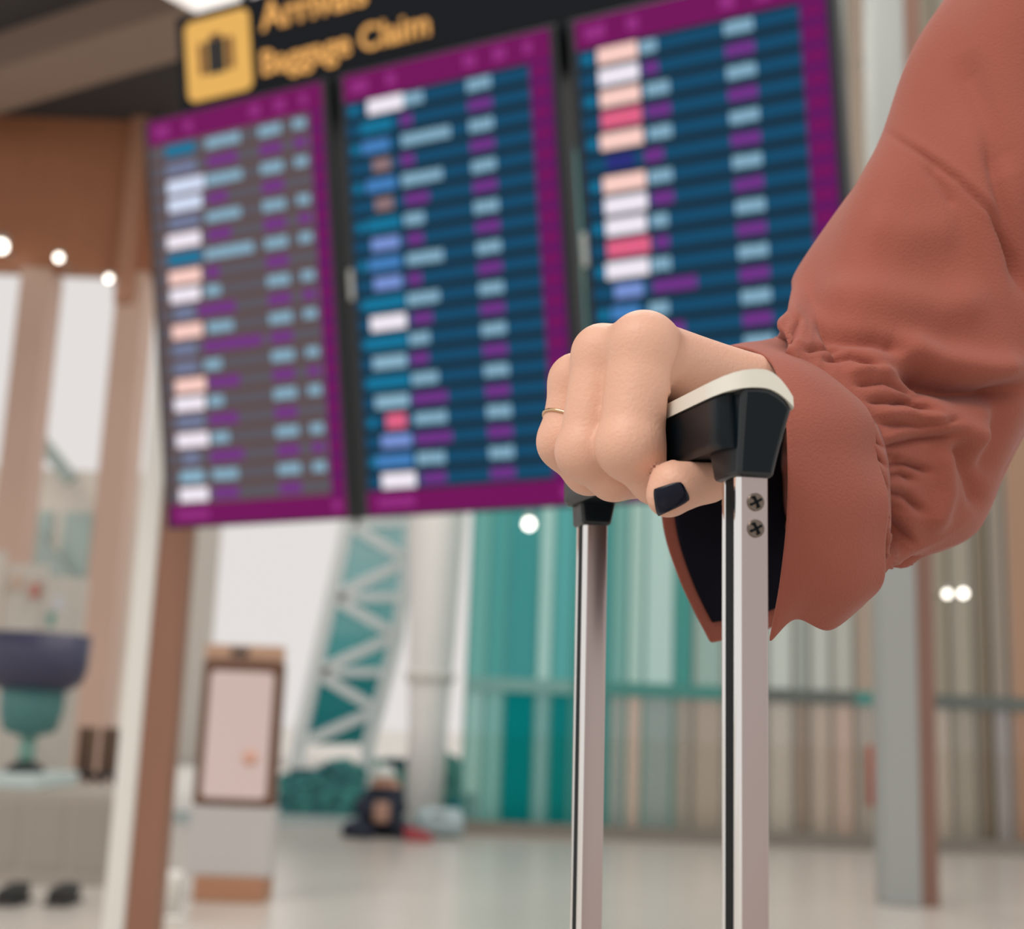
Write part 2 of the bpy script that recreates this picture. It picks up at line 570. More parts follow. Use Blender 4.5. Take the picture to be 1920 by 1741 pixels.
M_skin = mat('skin', (222, 174, 150), rough=0.48, noise=0.07, nscale=45, bump=0.25, bscale=700, sss=0.12, spec=0.4)
pbase = C2W(PC(1900, 900, .60))
person = empty('person', (pbase.x, pbase.y, pbase.z),
               'person in a terracotta loose-sleeved shirt resting a hand on the suitcase handle', 'person')
hand = meshobj('body', [C2W(v) for v in hv], hq, M_skin, person, smooth=True)
md = hand.modifiers.new('smooth', 'SMOOTH'); md.factor = 0.5; md.iterations = 3
tag(hand, 'bare right hand and wrist, fingers curled over the grip')

def hit(px, py, z0=0.44):
    """sphere trace from the camera onto the hand"""
    dv = PC(px, py, 1.0); dv = dv / np.linalg.norm(dv)
    s = z0
    for _ in range(80):
        v = float(hand_sd((dv * s)[None])[0])
        s += v * 0.7
        if abs(v) < 2e-5: break
    return dv * s

def sd_grad(p):
    e = 3e-4
    g = np.array([float(hand_sd((p + e * np.eye(3)[k])[None])[0] - hand_sd((p - e * np.eye(3)[k])[None])[0]) for k in range(3)])
    return g / (np.linalg.norm(g) + 1e-12)

# thumb nail: curved plate following the thumb tip
M_nail = mat('navy_nail_polish', (4, 12, 32), rough=0.25, spec=0.25)
nu, nv = 11, 11
q00, q10, q11, q01 = np.array([1226., 918.]), np.array([1277., 900.]), np.array([1295., 937.]), np.array([1233., 966.])
nv_pts, ng = [], []
for j in range(nv):
    for i in range(nu):
        a, b = i / (nu - 1), j / (nv - 1)
        # rounded quad in the picture, dropped onto the thumb
        a2 = 0.5 + (a - 0.5) * (1 - 0.10 * (2 * b - 1) ** 4); b2 = 0.5 + (b - 0.5) * (1 - 0.16 * max(0, 2 * a - 1) ** 3)
        q = (q00 * (1 - a2) + q10 * a2) * (1 - b2) + (q01 * (1 - a2) + q11 * a2) * b2
        p = hit(*q)
        n = sd_grad(p)
        nv_pts.append(p + n * 0.0007); ng.append(n)
nv_pts = np.array(nv_pts); ng = np.array(ng)
inner = nv_pts - ng * 0.0012
faces = []
N = nu * nv
for j in range(nv - 1):
    for i in range(nu - 1):
        k = j * nu + i
        faces.append((k, k + nu, k + nu + 1, k + 1)); faces.append((k + N, k + 1 + N, k + nu + 1 + N, k + nu + N))
rim = [i for i in range(nu)] + [j * nu + nu - 1 for j in range(1, nv)] + [(nv - 1) * nu + i for i in range(nu - 2, -1, -1)] + [j * nu for j in range(nv - 2, 0, -1)]
for a, b in zip(rim, rim[1:] + rim[:1]):
    faces.append((a, b, b + N, a + N))
nail = meshobj('thumb_nail', [C2W(v) for v in np.concatenate([nv_pts, inner])], faces, M_nail, hand, smooth=True)
bm = bmesh.new(); bm.from_mesh(nail.data); bmesh.ops.recalc_face_normals(bm, faces=bm.faces[:]); bm.to_mesh(nail.data); bm.free()
tag(nail, 'dark navy painted thumb nail')

# thin ring on the ring finger
M_gold = mat('pale_gold', (226, 190, 150), rough=0.2, metal=1.0)
a, b = J(FING['ring'][0]), J(FING['ring'][1])
axis = (b - a) / np.linalg.norm(b - a)
rc = a + (b - a) * 0.72
e1 = np.cross(axis, [0, 0, 1.0]); e1 /= np.linalg.norm(e1); e2 = np.cross(axis, e1)
tl = axis + 0.25 * e1
path = []
for k in range(48):
    t = 2 * math.pi * k / 48
    dv = e1 * math.cos(t) + e2 * math.sin(t) + axis * 0.30 * math.cos(t + 0.6)
    dv /= np.linalg.norm(dv)
    r_ = 0.0095
    while r_ < 0.0122 and float(hand_sd((rc + dv * r_)[None])[0]) < 0.0001: r_ += 0.0002
    path.append(rc + dv * r_)
path = np.array(path)
path = (np.roll(path, 1, 0) + 2 * path + np.roll(path, -1, 0)) / 4
vs, fs = [], []
for k in range(48):
    tg = path[(k + 1) % 48] - path[k - 1]; tg /= np.linalg.norm(tg)
    nn = path[k] - rc; nn -= tg * (nn @ tg); nn /= np.linalg.norm(nn); bb = np.cross(tg, nn)
    for q in range(6):
        an = 2 * math.pi * q / 6
        vs.append(C2W(path[k] + 0.0007 * (math.cos(an) * nn + math.sin(an) * bb)))
for k in range(48):
    for q in range(6):
        k2, q2 = (k + 1) % 48, (q + 1) % 6
        fs.append((k * 6 + q, k2 * 6 + q, k2 * 6 + q2, k * 6 + q2))
tag(meshobj('finger_ring', vs, fs, M_gold, hand, smooth=True), 'thin pale gold ring')

# ---------------------------------------------------------------- cuff and sleeve
M_cloth = mat('terracotta_cloth', (156, 88, 73), rough=0.85, noise=0.05, nscale=25, bump=0.35, bscale=900, sheen=0.15, spec=0.2)
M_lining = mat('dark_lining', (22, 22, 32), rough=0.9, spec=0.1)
cuff_cols = [
 # far corner ............................................ top ............................................ near corner
 [(1332, 1206, .600), (1276, 1090, .606), (1242, 985, .610), (1240, 880, .610), (1258, 770, .600), (1302, 684, .580), (1366, 650, .553), (1438, 672, .518), (1467, 752, .492), (1476, 850, .482), (1476, 960, .480), (1462, 1085, .486), (1441, 1204, .496)],
 [(1400, 1190, .612), (1350, 1090, .620), (1320, 985, .624), (1318, 880, .624), (1334, 770, .616), (1372, 686, .598), (1394, 642, .564), (1484, 676, .518), (1530, 760, .496), (1538, 855, .487), (1537, 965, .484), (1522, 1080, .488), (1490, 1160, .498)],
 [(1460, 1170, .622), (1425, 1080, .632), (1400, 985, .636), (1398, 880, .636), (1412, 770, .628), (1442, 682, .610), (1424, 638, .572), (1524, 688, .526), (1592, 766, .506), (1606, 860, .496), (1608, 970, .493), (1596, 1095, .496), (1556, 1184, .506)],
 [(1520, 1130, .630), (1490, 1060, .640), (1470, 980, .645), (1468, 880, .645), (1478, 780, .636), (1500, 690, .616), (1452, 634, .578), (1560, 704, .536), (1628, 778, .516), (1656, 866, .508), (1660, 970, .504), (1654, 1070, .506), (1626, 1140, .514)],
]
NU, NV = 121, 24
cols = np.array([catmull([PC(*t) for t in c], NU) for c in cuff_cols])          # 4 x NU x 3
grid = np.stack([catmull(cols[:, i], NV) for i in range(NU)], 1)                  # NV x NU x 3

def grid_normals(gd):
    du = np.gradient(gd, axis=1); dv = np.gradient(gd, axis=0)
    n = np.cross(du, dv); return n / (np.linalg.norm(n, axis=-1, keepdims=True) + 1e-12)
gn = grid_normals(grid)
cen = grid.mean((0, 1))
if ((grid - cen) * gn).sum() < 0: gn = -gn
uu = np.linspace(0, 1, NU)[None, :]; vv = np.linspace(0, 1, NV)[:, None]
grid = grid + gn * (0.0010 * np.sin(uu * 21 + 2.0 * vv) * (0.3 + vv) + 0.0012 * np.sin(uu * 47 + 1.3) * vv ** 2)[..., None]

def sheet(name, gd, m, parent, thick=0.0, closed=False, gnn=None):
    nv_, nu_ = gd.shape[:2]
    vs = [C2W(p) for p in gd.reshape(-1, 3)]
    fs = [(j * nu_ + i, j * nu_ + i + 1, (j + 1) * nu_ + i + 1, (j + 1) * nu_ + i) for j in range(nv_ - 1) for i in range(nu_ - 1)]
    if closed:
        fs += [(j * nu_ + nu_ - 1, j * nu_, (j + 1) * nu_, (j + 1) * nu_ + nu_ - 1) for j in range(nv_ - 1)]
    o = meshobj(name, vs, fs, m, parent, smooth=True)
    if thick:
        md = o.modifiers.new('solid', 'SOLIDIFY'); md.thickness = thick; md.offset = 0
    return o

# ---- sleeve rings: A upper-left silhouette, B lower-right silhouette, depth, half thickness
rings = [
 ((1464, 612), (1690, 1050), .556, .044),
 ((1481, 582), (1738, 1034), .566, .050),
 ((1491, 548), (1842, 980), .586, .062),
 ((1516, 498), (1930, 820), .600, .066),
 ((1598, 342), (2020, 640), .612, .068),
 ((1655, 238), (2090, 480), .618, .068),
 ((1722, 112), (2150, 330), .622, .068),
 ((1792, -20), (2205, 190), .626, .068),
 ((1885, -200), (2290, 0), .632, .070),
 ((1990, -400), (2400, -200), .640, .074),
 ((2090, -540), (2470, -350), .648, .070),
 ((2200, -600), (2450, -480), .652, .045),
 ((2318, -590), (2330, -584), .655, .003),
]
MU = 320
seam_px = [(1590, 1064, .570), (1530, 1040, .622)] + cuff_cols[3][2:11] + [(1656, 1030, .506), (1644, 1062, .520), (1590, 1064, .570)]
seam = catmull([PC(*t) for t in seam_px], MU + 1)[:MU]
# reorder so that u=0 is the bottom, going far -> top -> near
rows = [seam]
ang = np.linspace(0, 2 * math.pi, MU, endpoint=False)
for A, B, z, ht in rings:
    a_, b_ = PC(*A, z), PC(*B, z)
    c_ = (a_ + b_) / 2; e_ = (b_ - a_) / 2
    dirz = c_ / np.linalg.norm(c_)
    shift = -np.array([0.25, -0.10, 0]) * 0.0
    rows.append(c_ + np.cos(ang)[:, None] * e_ + np.sin(ang)[:, None] * dirz * ht)
rows = np.array(rows)
MVn = 310
sl = np.stack([catmull(rows[:, i], MVn) for i in range(MU)], 1)
sn = np.cross(np.roll(sl, -1, 1) - np.roll(sl, 1, 1), np.gradient(sl, axis=0)); sn /= np.linalg.norm(sn, axis=-1, keepdims=True) + 1e-12
axc = sl.mean(1, keepdims=True)
sn *= np.sign(((sl - axc) * sn).sum(-1, keepdims=True).mean())
V = np.linspace(0, len(rings) / 10.0, MVn)[:, None]; Uu = np.linspace(0, 1, MU, endpoint=False)[None, :]
ph = Uu * 2 * math.pi
# gathers pulled into the seam, fading up the sleeve; a soft blouse over the cuff
side = 1 - 0.95 * np.exp(-((ph - math.pi) / 0.75) ** 2)
wob = 24 * ph + 2.2 * np.sin(3 * ph) + 1.2 * np.sin(7 * ph + 40 * V)
g1 = (1 - 2 * np.abs(np.sin(wob / 2 + 4 * V)) ** 0.7) * 0.0040 * np.exp(-V / 0.085) * np.minimum(1, V / 0.018) * side
V = V * 1.0
g2 = np.sin(11 * ph + 1.7 * np.sin(2 * ph) + 6 * V) * 0.0030 * np.exp(-((V - 0.10) / 0.07) ** 2) * side
puff = 0.0022 * np.exp(-((V - 0.045) / 0.035) ** 2) * np.clip(-np.sin(ph), 0, 1)
big = 0.0024 * np.sin(5 * ph + 14 * V) * np.clip((V - 0.15) / 0.2, 0, 1) + 0.0016 * np.sin(3 * ph - 22 * V + 1) * np.clip((V - 0.15) / 0.2, 0, 1)
tuck = 0.007 * np.exp(-V / 0.014) * np.clip(-np.sin(ph) + 0.2, 0, 1)   # near edge of the sleeve tucked inside the cuff
sl = sl + sn * (g1 + g2 + puff + big)[..., None]
sl[..., 2] += tuck; sl[..., 0] += tuck * 0.5
# folds that show on the near side: polyline in the picture, half width (px), depth (mm, + is inward)
folds = [
 ([(1600, 722), (1660, 714), (1725, 742)], 7, 3.4), ([(1622, 752), (1690, 750), (1755, 776)], 7, 4.0), ([(1648, 838), (1720, 822), (1790, 814)], 7, 4.0),
 ([(1652, 872), (1700, 868), (1745, 884)], 7, 4.5), ([(1655, 915), (1700, 930), (1732, 962)], 8, 4.5), ([(1656, 960), (1690, 992), (1712, 1022)], 9, 4.0),
 ([(1540, 674), (1600, 668), (1655, 690)], 7, 3.4), ([(1505, 658), (1550, 650), (1590, 652)], 6, 2.6), ([(1585, 700), (1640, 690), (1680, 700)], 8, -2.5), ([(1640, 775), (1700, 775), (1770, 795)], 8, -2.5),
 ([(1688, 684), (1740, 716), (1800, 734), (1860, 738), (1930, 728)], 19, 15),
 ([(1670, 640), (1760, 676), (1850, 690), (1930, 690)], 26, -6),
 ([(1720, 770), (1790, 800), (1860, 830)], 26, -5),
 ([(1668, 252), (1730, 290), (1800, 340), (1860, 400), (1905, 480), (1930, 560)], 8, 4.2),
 ([(1690, 262), (1750, 300), (1815, 350), (1880, 420)], 14, -2.4),
 ([(1735, 310), (1765, 350), (1790, 390)], 9, 2.0),
 ([(1850, 260), (1885, 400), (1915, 560)], 16, 4.0),
 ([(1800, 100), (1860, 240), (1890, 330)], 30, 3.5),
 ([(1536, 622), (1580, 634), (1640, 640), (1700, 662)], 13, 5.0),
 ([(1500, 590), (1488, 630), (1480, 650)], 7, 2.2),
 ([(1530, 600), (1560, 650), (1580, 680)], 8, 2.5),
 ([(1530, 560), (1640, 560), (1760, 580), (1860, 560)], 40, -5.0),
 ([(1640, 790), (1720, 800), (1795, 786)], 7, 2.8),
 ([(1642, 830), (1700, 806), (1780, 800)], 9, -2.0),
 ([(1650, 895), (1690, 888), (1716, 900)], 8, 4.0),
 ([(1650, 850), (1690, 860)], 7, 3.0),
 ([(1652, 930), (1680, 960), (1676, 1040)], 18, 7.0),
 ([(1668, 760), (1740, 740)], 7, 2.0),
 ([(1790, 820), (1822, 900), (1838, 960)], 16, 5.0),
 ([(1768, 830), (1772, 920), (1750, 1000)], 18, -3.5),
 ([(1890, 740), (1870, 820), (1846, 900)], 20, 5.0),
 ([(1620, 420), (1700, 440), (1800, 430)], 40, -2.5),
]
flat = sl.reshape(-1, 3)
pxy = np.stack([CX + FPX * flat[:, 0] / flat[:, 2], CY + FPX * flat[:, 1] / flat[:, 2]], 1)
near = ((sn.reshape(-1, 3) * flat).sum(1) < 0)
disp = np.zeros(len(flat))
for pl, wd, dp in folds:
    pl = np.array(pl, float)
    dm = np.full(len(flat), 1e9); tt = np.zeros(len(flat)); cum = 0
    L = np.linalg.norm(np.diff(pl, axis=0), axis=1); tot = L.sum()
    for (a, b, l) in zip(pl[:-1], pl[1:], L):
        hh = np.clip(((pxy - a) @ (b - a)) / (l * l), 0, 1)
        ds = np.linalg.norm(pxy - a - hh[:, None] * (b - a), axis=1)
        up_ = ds < dm
        dm = np.where(up_, ds, dm); tt = np.where(up_, (cum + hh * l) / tot, tt); cum += l
    taper = np.clip(np.minimum(tt, 1 - tt) * 5 + 0.15, 0, 1)
    disp -= dp * mm * np.exp(-(dm / wd) ** 2) * taper
sl = sl + (sn.reshape(-1, 3) * (disp * near)[:, None]).reshape(sl.shape)
sleeve = sheet('sleeve', sl, M_cloth, person, thick=0.0012, closed=True)
tag(sleeve, 'loose terracotta cloth sleeve gathered into the cuff')
cuff = sheet('cuff', grid, M_cloth, person, thick=0.0014)
cs = cuff.modifiers.new('sub', 'SUBSURF'); cs.levels = 1; cs.render_levels = 1
tag(cuff, 'wide unbuttoned terracotta cuff')
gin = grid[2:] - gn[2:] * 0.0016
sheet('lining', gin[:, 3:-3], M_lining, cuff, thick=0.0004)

# ================================================================== FLIGHT BOARDS
BS = 1.05
bX = np.array([0.890, -0.065, -0.452]); bX /= np.linalg.norm(bX)
bU = np.array([-0.062, -0.998, 0.021]); bU -= bX * (bU @ bX); bU /= np.linalg.norm(bU)
bN = np.cross(bX, bU)
if bN[2] > 0: bN = -bN                                   # towards the viewer
bT = np.array([-0.197, -0.642, 4.657]) * BS
BW_, BG_, BH_ = 0.834 * BS, 0.094 * BS, 1.6 * BS
def BP(x, y, n=0.0):
    """board plane: metres right / up from the middle board's centre, n towards the viewer"""
    return C2W(bT + bX * x + bU * y + bN * n)
_bx, _bu, _bn, _bt = C2Wd(bX), C2Wd(bU), C2Wd(bN), C2W(bT)
BMAT = Matrix(((_bx.x, _bu.x, _bn.x, _bt.x), (_bx.y, _bu.y, _bn.y, _bt.y), (_bx.z, _bu.z, _bn.z, _bt.z), (0, 0, 0, 1)))
def plane_px(px, py, n=0.0):
    """board-plane coordinates seen at a pixel"""
    dv = PC(px, py, 1.0)
    s = ((bT + bN * n) @ bN) / (dv @ bN)
    q = dv * s - bT
    return q @ bX, q @ bU

C_E = {
 'stripe_a': emis('screen_stripe_blue', (0, 70, 104)), 'stripe_b': emis('screen_stripe_dark', (8, 34, 48)),
 'magenta': emis('screen_magenta', (112, 0, 88)), 'magenta2': emis('screen_magenta_light', (150, 44, 130)), 'magenta3': emis('screen_magenta_deep', (92, 8, 92)),
 'ltblue': emis('text_light_blue', (136, 176, 198), 1.0), 'white': emis('logo_white', (240, 232, 242), 1.0), 'pink': emis('logo_pink', (250, 206, 196), 1.0),
 'rose': emis('logo_rose', (214, 92, 126), 1.1), 'purple': emis('text_purple', (110, 36, 128), 1.1), 'blue': emis('logo_blue', (64, 124, 186)),
 'teal': emis('logo_teal', (0, 112, 150)), 'lav': emis('logo_lavender', (112, 138, 200), 1.1), 'brown': emis('logo_brown', (140, 112, 116)),
 'slate': emis('logo_slate', (110, 120, 150)), 'whblue': emis('logo_pale_blue', (196, 206, 228), 1.15), 'indigo': emis('logo_indigo', (36, 40, 120)),
}
def quads_obj(name, rects, m, parent, n):
    vs, fs = [], []
    for x0, x1, y0, y1 in rects:
        k = len(vs)
        vs += [BP(x0, y0, n), BP(x1, y0, n), BP(x1, y1, n), BP(x0, y1, n)]
        fs.append((k, k + 1, k + 2, k + 3))
    return meshobj(name, vs, fs, m, parent)

def words(x0, x1, yc, hh, cw=0.019):
    """a run of character-sized marks from x0 to x1"""
    out = []
    n = max(1, int(round((x1 - x0) / cw)))
    s = (x1 - x0) / n
    for k in range(n):
        out.append((x0 + k * s + s * 0.06, x0 + (k + 1) * s - s * 0.06, yc - hh * random.uniform(0.85, 1.0), yc + hh * random.uniform(0.85, 1.0)))
    return out

# per row: logo colour, logo extent, name extent (even rows light blue, odd rows purple)
ROWS = {
 0: [('teal', .10, .28, .34, .54), ('slate', .10, .28, .34, .52), ('whblue', .10, .32, .33, .54), ('whblue', .10, .30, .33, .45), ('slate', .10, .28, .32, .52),
     ('white', .08, .28, .32, .46), ('teal', .08, .28, .30, .58), ('pink', .08, .27, .30, .38), ('white', .08, .26, .29, .38), ('slate', .10, .22, .24, .46),
     ('pink', .08, .26, .29, .44), ('slate', .08, .22, .26, .60), ('slate', .08, .22, .26, .36), ('pink', .08, .26, .28, .46), ('white', .07, .25, .27, .36),
     ('slate', .08, .24, .27, .44), ('white', .07, .26, .28, .38), ('slate', .10, .20, .26, .46), ('ltblue', .08, .22, .27, .42), ('white', .07, .24, .27, .42)],
 1: [('white', .12, .30, .30, .40), ('teal', .08, .24, .28, .34), ('blue', .08, .22, .28, .52), ('brown', .13, .22, .27, .34), ('blue', .09, .24, .27, .47),
     ('brown', .13, .22, .28, .40), ('teal', .08, .25, .27, .37), ('lav', .10, .24, .28, .36), ('blue', .08, .24, .27, .45), ('lav', .10, .24, .27, .34),
     ('teal', .06, .25, .26, .42), ('white', .07, .25, .28, .38), ('teal', .05, .25, .26, .36), ('ltblue', .07, .24, .26, .35), ('teal', .05, .25, .26, .39),
     ('ltblue', .07, .24, .26, .43), ('rose', .12, .22, .26, .42), ('lav', .09, .24, .26, .44), ('blue', .06, .24, .26, .40), ('white', .08, .25, .28, .40)],
 2: [('pink', .09, .26, .27, .34), ('white', .09, .26, .28, .34), ('pink', .09, .26, .28, .38), ('rose', .09, .26, .28, .38), ('pink', .08, .26, .28, .38),
     ('indigo', .10, .22, .26, .34), ('pink', .08, .26, .27, .37), ('white', .08, .26, .28, .37), ('white', .08, .25, .27, .34), ('rose', .08, .26, .28, .34),
     ('white', .07, .25, .26, .34), ('lav', .10, .22, .26, .44), ('blue', .08, .20, .24, .32), ('teal', .08, .24, .26, .38), ('white', .08, .25, .27, .36),
     ('pink', .08, .25, .27, .36), ('white', .08, .25, .27, .36), ('lav', .09, .24, .26, .40), ('blue', .08, .24, .26, .38), ('white', .08, .25, .27, .36)],
}
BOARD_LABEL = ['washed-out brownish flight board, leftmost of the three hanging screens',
               'middle flight board of the three hanging screens, between the two others',
               'flight board with pink and white logo blocks, above the hand and beside the sleeve']
BOARDS = []
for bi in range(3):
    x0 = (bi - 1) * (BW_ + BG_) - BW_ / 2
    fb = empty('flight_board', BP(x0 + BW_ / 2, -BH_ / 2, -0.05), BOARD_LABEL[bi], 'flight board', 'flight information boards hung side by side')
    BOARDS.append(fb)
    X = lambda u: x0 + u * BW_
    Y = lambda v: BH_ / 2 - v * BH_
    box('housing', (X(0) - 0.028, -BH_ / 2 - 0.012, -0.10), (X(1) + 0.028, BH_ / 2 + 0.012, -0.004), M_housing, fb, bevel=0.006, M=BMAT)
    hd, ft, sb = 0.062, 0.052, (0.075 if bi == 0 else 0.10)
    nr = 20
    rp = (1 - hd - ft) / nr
    scr = box('screen', (X(0), -BH_ / 2, -0.004), (X(1), BH_ / 2, 0.0), C_E['stripe_b'] if bi else emis('screen_faded_dark', (92, 70, 68)), fb, M=BMAT)  # leftmost screen: warm glare put into its emission colour
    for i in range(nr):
        quads_obj('row_band', [(X(0.01), X(1 - sb), Y(hd + (i + 0.82) * rp), Y(hd + (i + 0.18) * rp))], C_E['stripe_a'] if bi else emis('screen_faded_band', (88, 84, 92)), scr, 0.0012)  # leftmost bands carry the same glare tone
    quads_obj('header_band', [(X(0), X(1), Y(hd), Y(0))], C_E['magenta'], scr, 0.0014)
    quads_obj('footer_band', [(X(0), X(1), Y(1), Y(1 - ft))], C_E['magenta'], scr, 0.0014)
    quads_obj('side_band', [(X(1 - sb), X(1), Y(1 - ft), Y(hd))], C_E['magenta3'], scr, 0.0014)
    hh = rp * BH_ * 0.36
    T = {}
    def add(c, rects): T.setdefault(c, []).extend(rects)
    for i in range(nr):
        yc = Y(hd + (i + 0.5) * rp)
        lc, l0, l1, n0, n1 = ROWS[bi][i]
        quads_obj('logo_block', [(X(l0), X(l1), yc - hh * (1.05 if lc in ('white', 'pink', 'rose', 'whblue') else 0.9), yc + hh * (1.05 if lc in ('white', 'pink', 'rose', 'whblue') else 0.9))], C_E[lc], scr, 0.0030)
        tc = 'ltblue' if i % 2 == 0 else 'purple'
        add(tc, words(X(n0), X(n1), yc, hh * 0.88))
        t0, t1 = (.645, .77) if bi == 0 else (.61, .725)
        add(tc, words(X(t0), X(t1), yc, hh * 0.86, 0.021))
        if bi == 0:
            if i % 4 != 3: add(tc, words(X(.835), X(.905), yc, hh * 0.8, 0.021))
        elif i % 2 == 0:
            add('teal', [(X(.03), X(.065), yc - hh * 0.7, yc + hh * 0.7)])
        add('magenta', [(X(1 - sb * 0.86), X(1 - sb * 0.14), yc - hh * 0.8, yc + hh * 0.8)])
    for u0, u1 in ((.04, .13), (.22, .27), (.60, .66), (.74, .80), (.88, .92)):
        add('magenta2', words(X(u0), X(u1), Y(hd * 0.5), hd * BH_ * 0.24))
    add('magenta2', words(X(.05), X(.24), Y(1 - ft * 0.5), ft * BH_ * 0.22))
    add('magenta2', [(X(.93), X(.97), Y(1 - ft * 0.72), Y(1 - ft * 0.3))])
    for cname, rects in T.items():
        quads_obj('screen_text', rects, C_E[cname], scr, 0.0026)['kind'] = 'stuff'
    if bi > 0:
        box('latch', (X(0) - 0.024, -0.02, -0.004), (X(0) - 0.002, 0.10, 0.012), M_grey, fb, bevel=0.006, M=BMAT)
    for u in ((0.66, 0.92) if bi == 0 else (0.2, 0.8)):
        a = BP(X(u), BH_ / 2 - 0.22, -0.27)
        bar('hanger_rod', a, Vector((a.x, a.y, CEIL)), 0.03, 0.03, M_housing, fb)
        box('hanger_bracket', (X(u) - 0.03, BH_ / 2 - 0.26, -0.29), (X(u) + 0.03, BH_ / 2 - 0.16, -0.098), M_housing, fb, M=BMAT)

# ---------------------------------------------------------------- hanging sign above the boards
M_signblk = mat('sign_black', (10, 16, 24), rough=0.5, spec=0.15)
M_yel = mat('sign_yellow', (20, 16, 8), rough=0.4, emit=(232, 176, 84), estr=0.95)
M_txt = mat('sign_letter_amber', (20, 16, 8), rough=0.4, emit=(236, 170, 88), estr=1.0)
M_pict = mat('sign_pictogram', (20, 18, 18), rough=0.5)
M_pict2 = mat('sign_pictogram_brown', (110, 62, 26), rough=0.5)
SN = -0.15
lx, ly = plane_px(338, 200, -0.125); tx, ty = plane_px(345, 38, -0.125)
sx0, sx1 = lx, plane_px(1552, -80, -0.125)[0]
sy0, sy1 = BH_ / 2 - 0.12, ty
sign = empty('hanging_sign', BP((sx0 + sx1) / 2, sy0, SN), 'long black overhead sign with amber lettering and a yellow luggage symbol', 'sign')
SN1 = -0.125
box('sign_panel', (sx0, sy0, SN1 - 0.10), (sx1, sy1 + 0.02, SN1), M_signblk, sign, bevel=0.008, M=BMAT)
def plate(name, cx, cy, hx, hy, r, n0, n1, m, parent):
    pr = rrect(hx, hy, r, 5)
    return loft(name, [[(cx + x, cy + y, n0) for x, y in pr], [(cx + x, cy + y, n1) for x, y in pr]], m, parent, smooth=False, conv=lambda x, y, z: BMAT @ Vector((x, y, z)))
ix0, iy0 = plane_px(352, 188, -0.125); ix1, iy1 = plane_px(470, 40, -0.125)
icx, icy = plane_px(410, 105, -0.125)
ihx = (plane_px(470, 100, -0.125)[0] - plane_px(350, 115, -0.125)[0]) / 2
ihy = (plane_px(410, 30, -0.125)[1] - plane_px(410, 182, -0.125)[1]) / 2
icon = plate('symbol_plate', icx, icy, ihx, ihy, 0.035, SN1, SN1 + 0.006, M_yel, sign)
k1 = ihx / 60.0
plate('suitcase_symbol', icx - 2 * k1, icy, 17 * k1, 26 * k1, 0.006, SN1 + 0.006, SN1 + 0.010, M_pict, icon)
for s in (-1, 1):
    plate('suitcase_symbol_side', icx - 2 * k1 + s * 27 * k1, icy, 5.5 * k1, 24 * k1, 0.004, SN1 + 0.006, SN1 + 0.010, M_pict2, icon)
plate('suitcase_symbol_handle', icx - 2 * k1, icy + 30 * k1, 10 * k1, 3 * k1, 0.003, SN1 + 0.006, SN1 + 0.010, M_pict2, icon)

def text_mesh(body):
    cu = bpy.data.curves.new('letter', 'FONT')
    cu.body = body; cu.size = 0.2; cu.extrude = 0.002; cu.offset = 0.003
    o = bpy.data.objects.new('letter', cu)
    COL.objects.link(o)
    bpy.context.view_layer.update()
    me = bpy.data.meshes.new_from_object(o.evaluated_get(bpy.context.evaluated_depsgraph_get()))
    bpy.data.objects.remove(o)
    xs = [v.co.x for v in me.vertices]
    return me, (max(xs) if xs else 0.0), (min(xs) if xs else 0.0)
def sign_text(body, x, y, width, parent):
    end = text_mesh('|')[1]
    sc = width / (text_mesh(body)[1] - text_mesh(body)[2])
    for i, ch in enumerate(body):
        if ch == ' ': continue
        adv = text_mesh(body[:i] + '|')[1] - end
        me = text_mesh(ch)[0]
        me.transform(BMAT @ Matrix.Translation((x, y, SN1 + 0.003)) @ Matrix.Diagonal((sc, sc, 1, 1)) @ Matrix.Translation((adv, 0, 0)))
        me.materials.clear(); me.materials.append(M_txt)
        link(bpy.data.objects.new('letter', me), parent)
a1 = plane_px(490, 142, -0.125); b1 = plane_px(803, 62, -0.125)
sign_text('Baggage Claim', a1[0], a1[1], b1[0] - a1[0], sign)
a2 = plane_px(492, 58, -0.125); b2 = plane_px(690, 2, -0.125)
sign_text('Arrivals', a2[0], a2[1], b2[0] - a2[0], sign)
for fx in (0.12, 0.88):
    a = BP(sx0 + (sx1 - sx0) * fx, sy1 - 0.02, SN1 - 0.05)
    bar('hanger_rod', a, Vector((a.x, a.y, CEIL)), 0.04, 0.04, M_housing, sign)

# ================================================================== HALL: left side
# ceiling beam, wooden fascia, window columns
a = onY(-420, 280, 10.6); b = onY(420, 0, 8.6)
zc = CEIL - 0.18
def on_z(px, py, Z):
    d = ray(px, py); s = (Z - CAM_Z) / d.z
    return Vector((0, 0, CAM_Z)) + d * s
p0, p1 = on_z(-160, 190, zc), on_z(560, -40, zc)
bm_ = bar('trim_1', p0, p1, 0.62, 0.36, M_beam, up=Vector((0, 0, 1)))
bm_['kind'] = 'structure'
FY = 12.9
def fx(px, py, Y=FY): return onY(px, py, Y).x
def fz(px, py, Y=FY): return onY(px, py, Y).z
z_head = fz(120, 505)
wl = box('wall_back', (-9, FY, z_head), (fx(330, 560), FY + 0.25, CEIL), M_wood); wl['kind'] = 'structure'
wl2 = box('trim_2', (fx(236, 400) , FY - 0.12, z_head - 0.35), (fx(268, 400), FY, CEIL), mat('wood_light', (172, 124, 98), rough=0.5)); wl2['kind'] = 'structure'
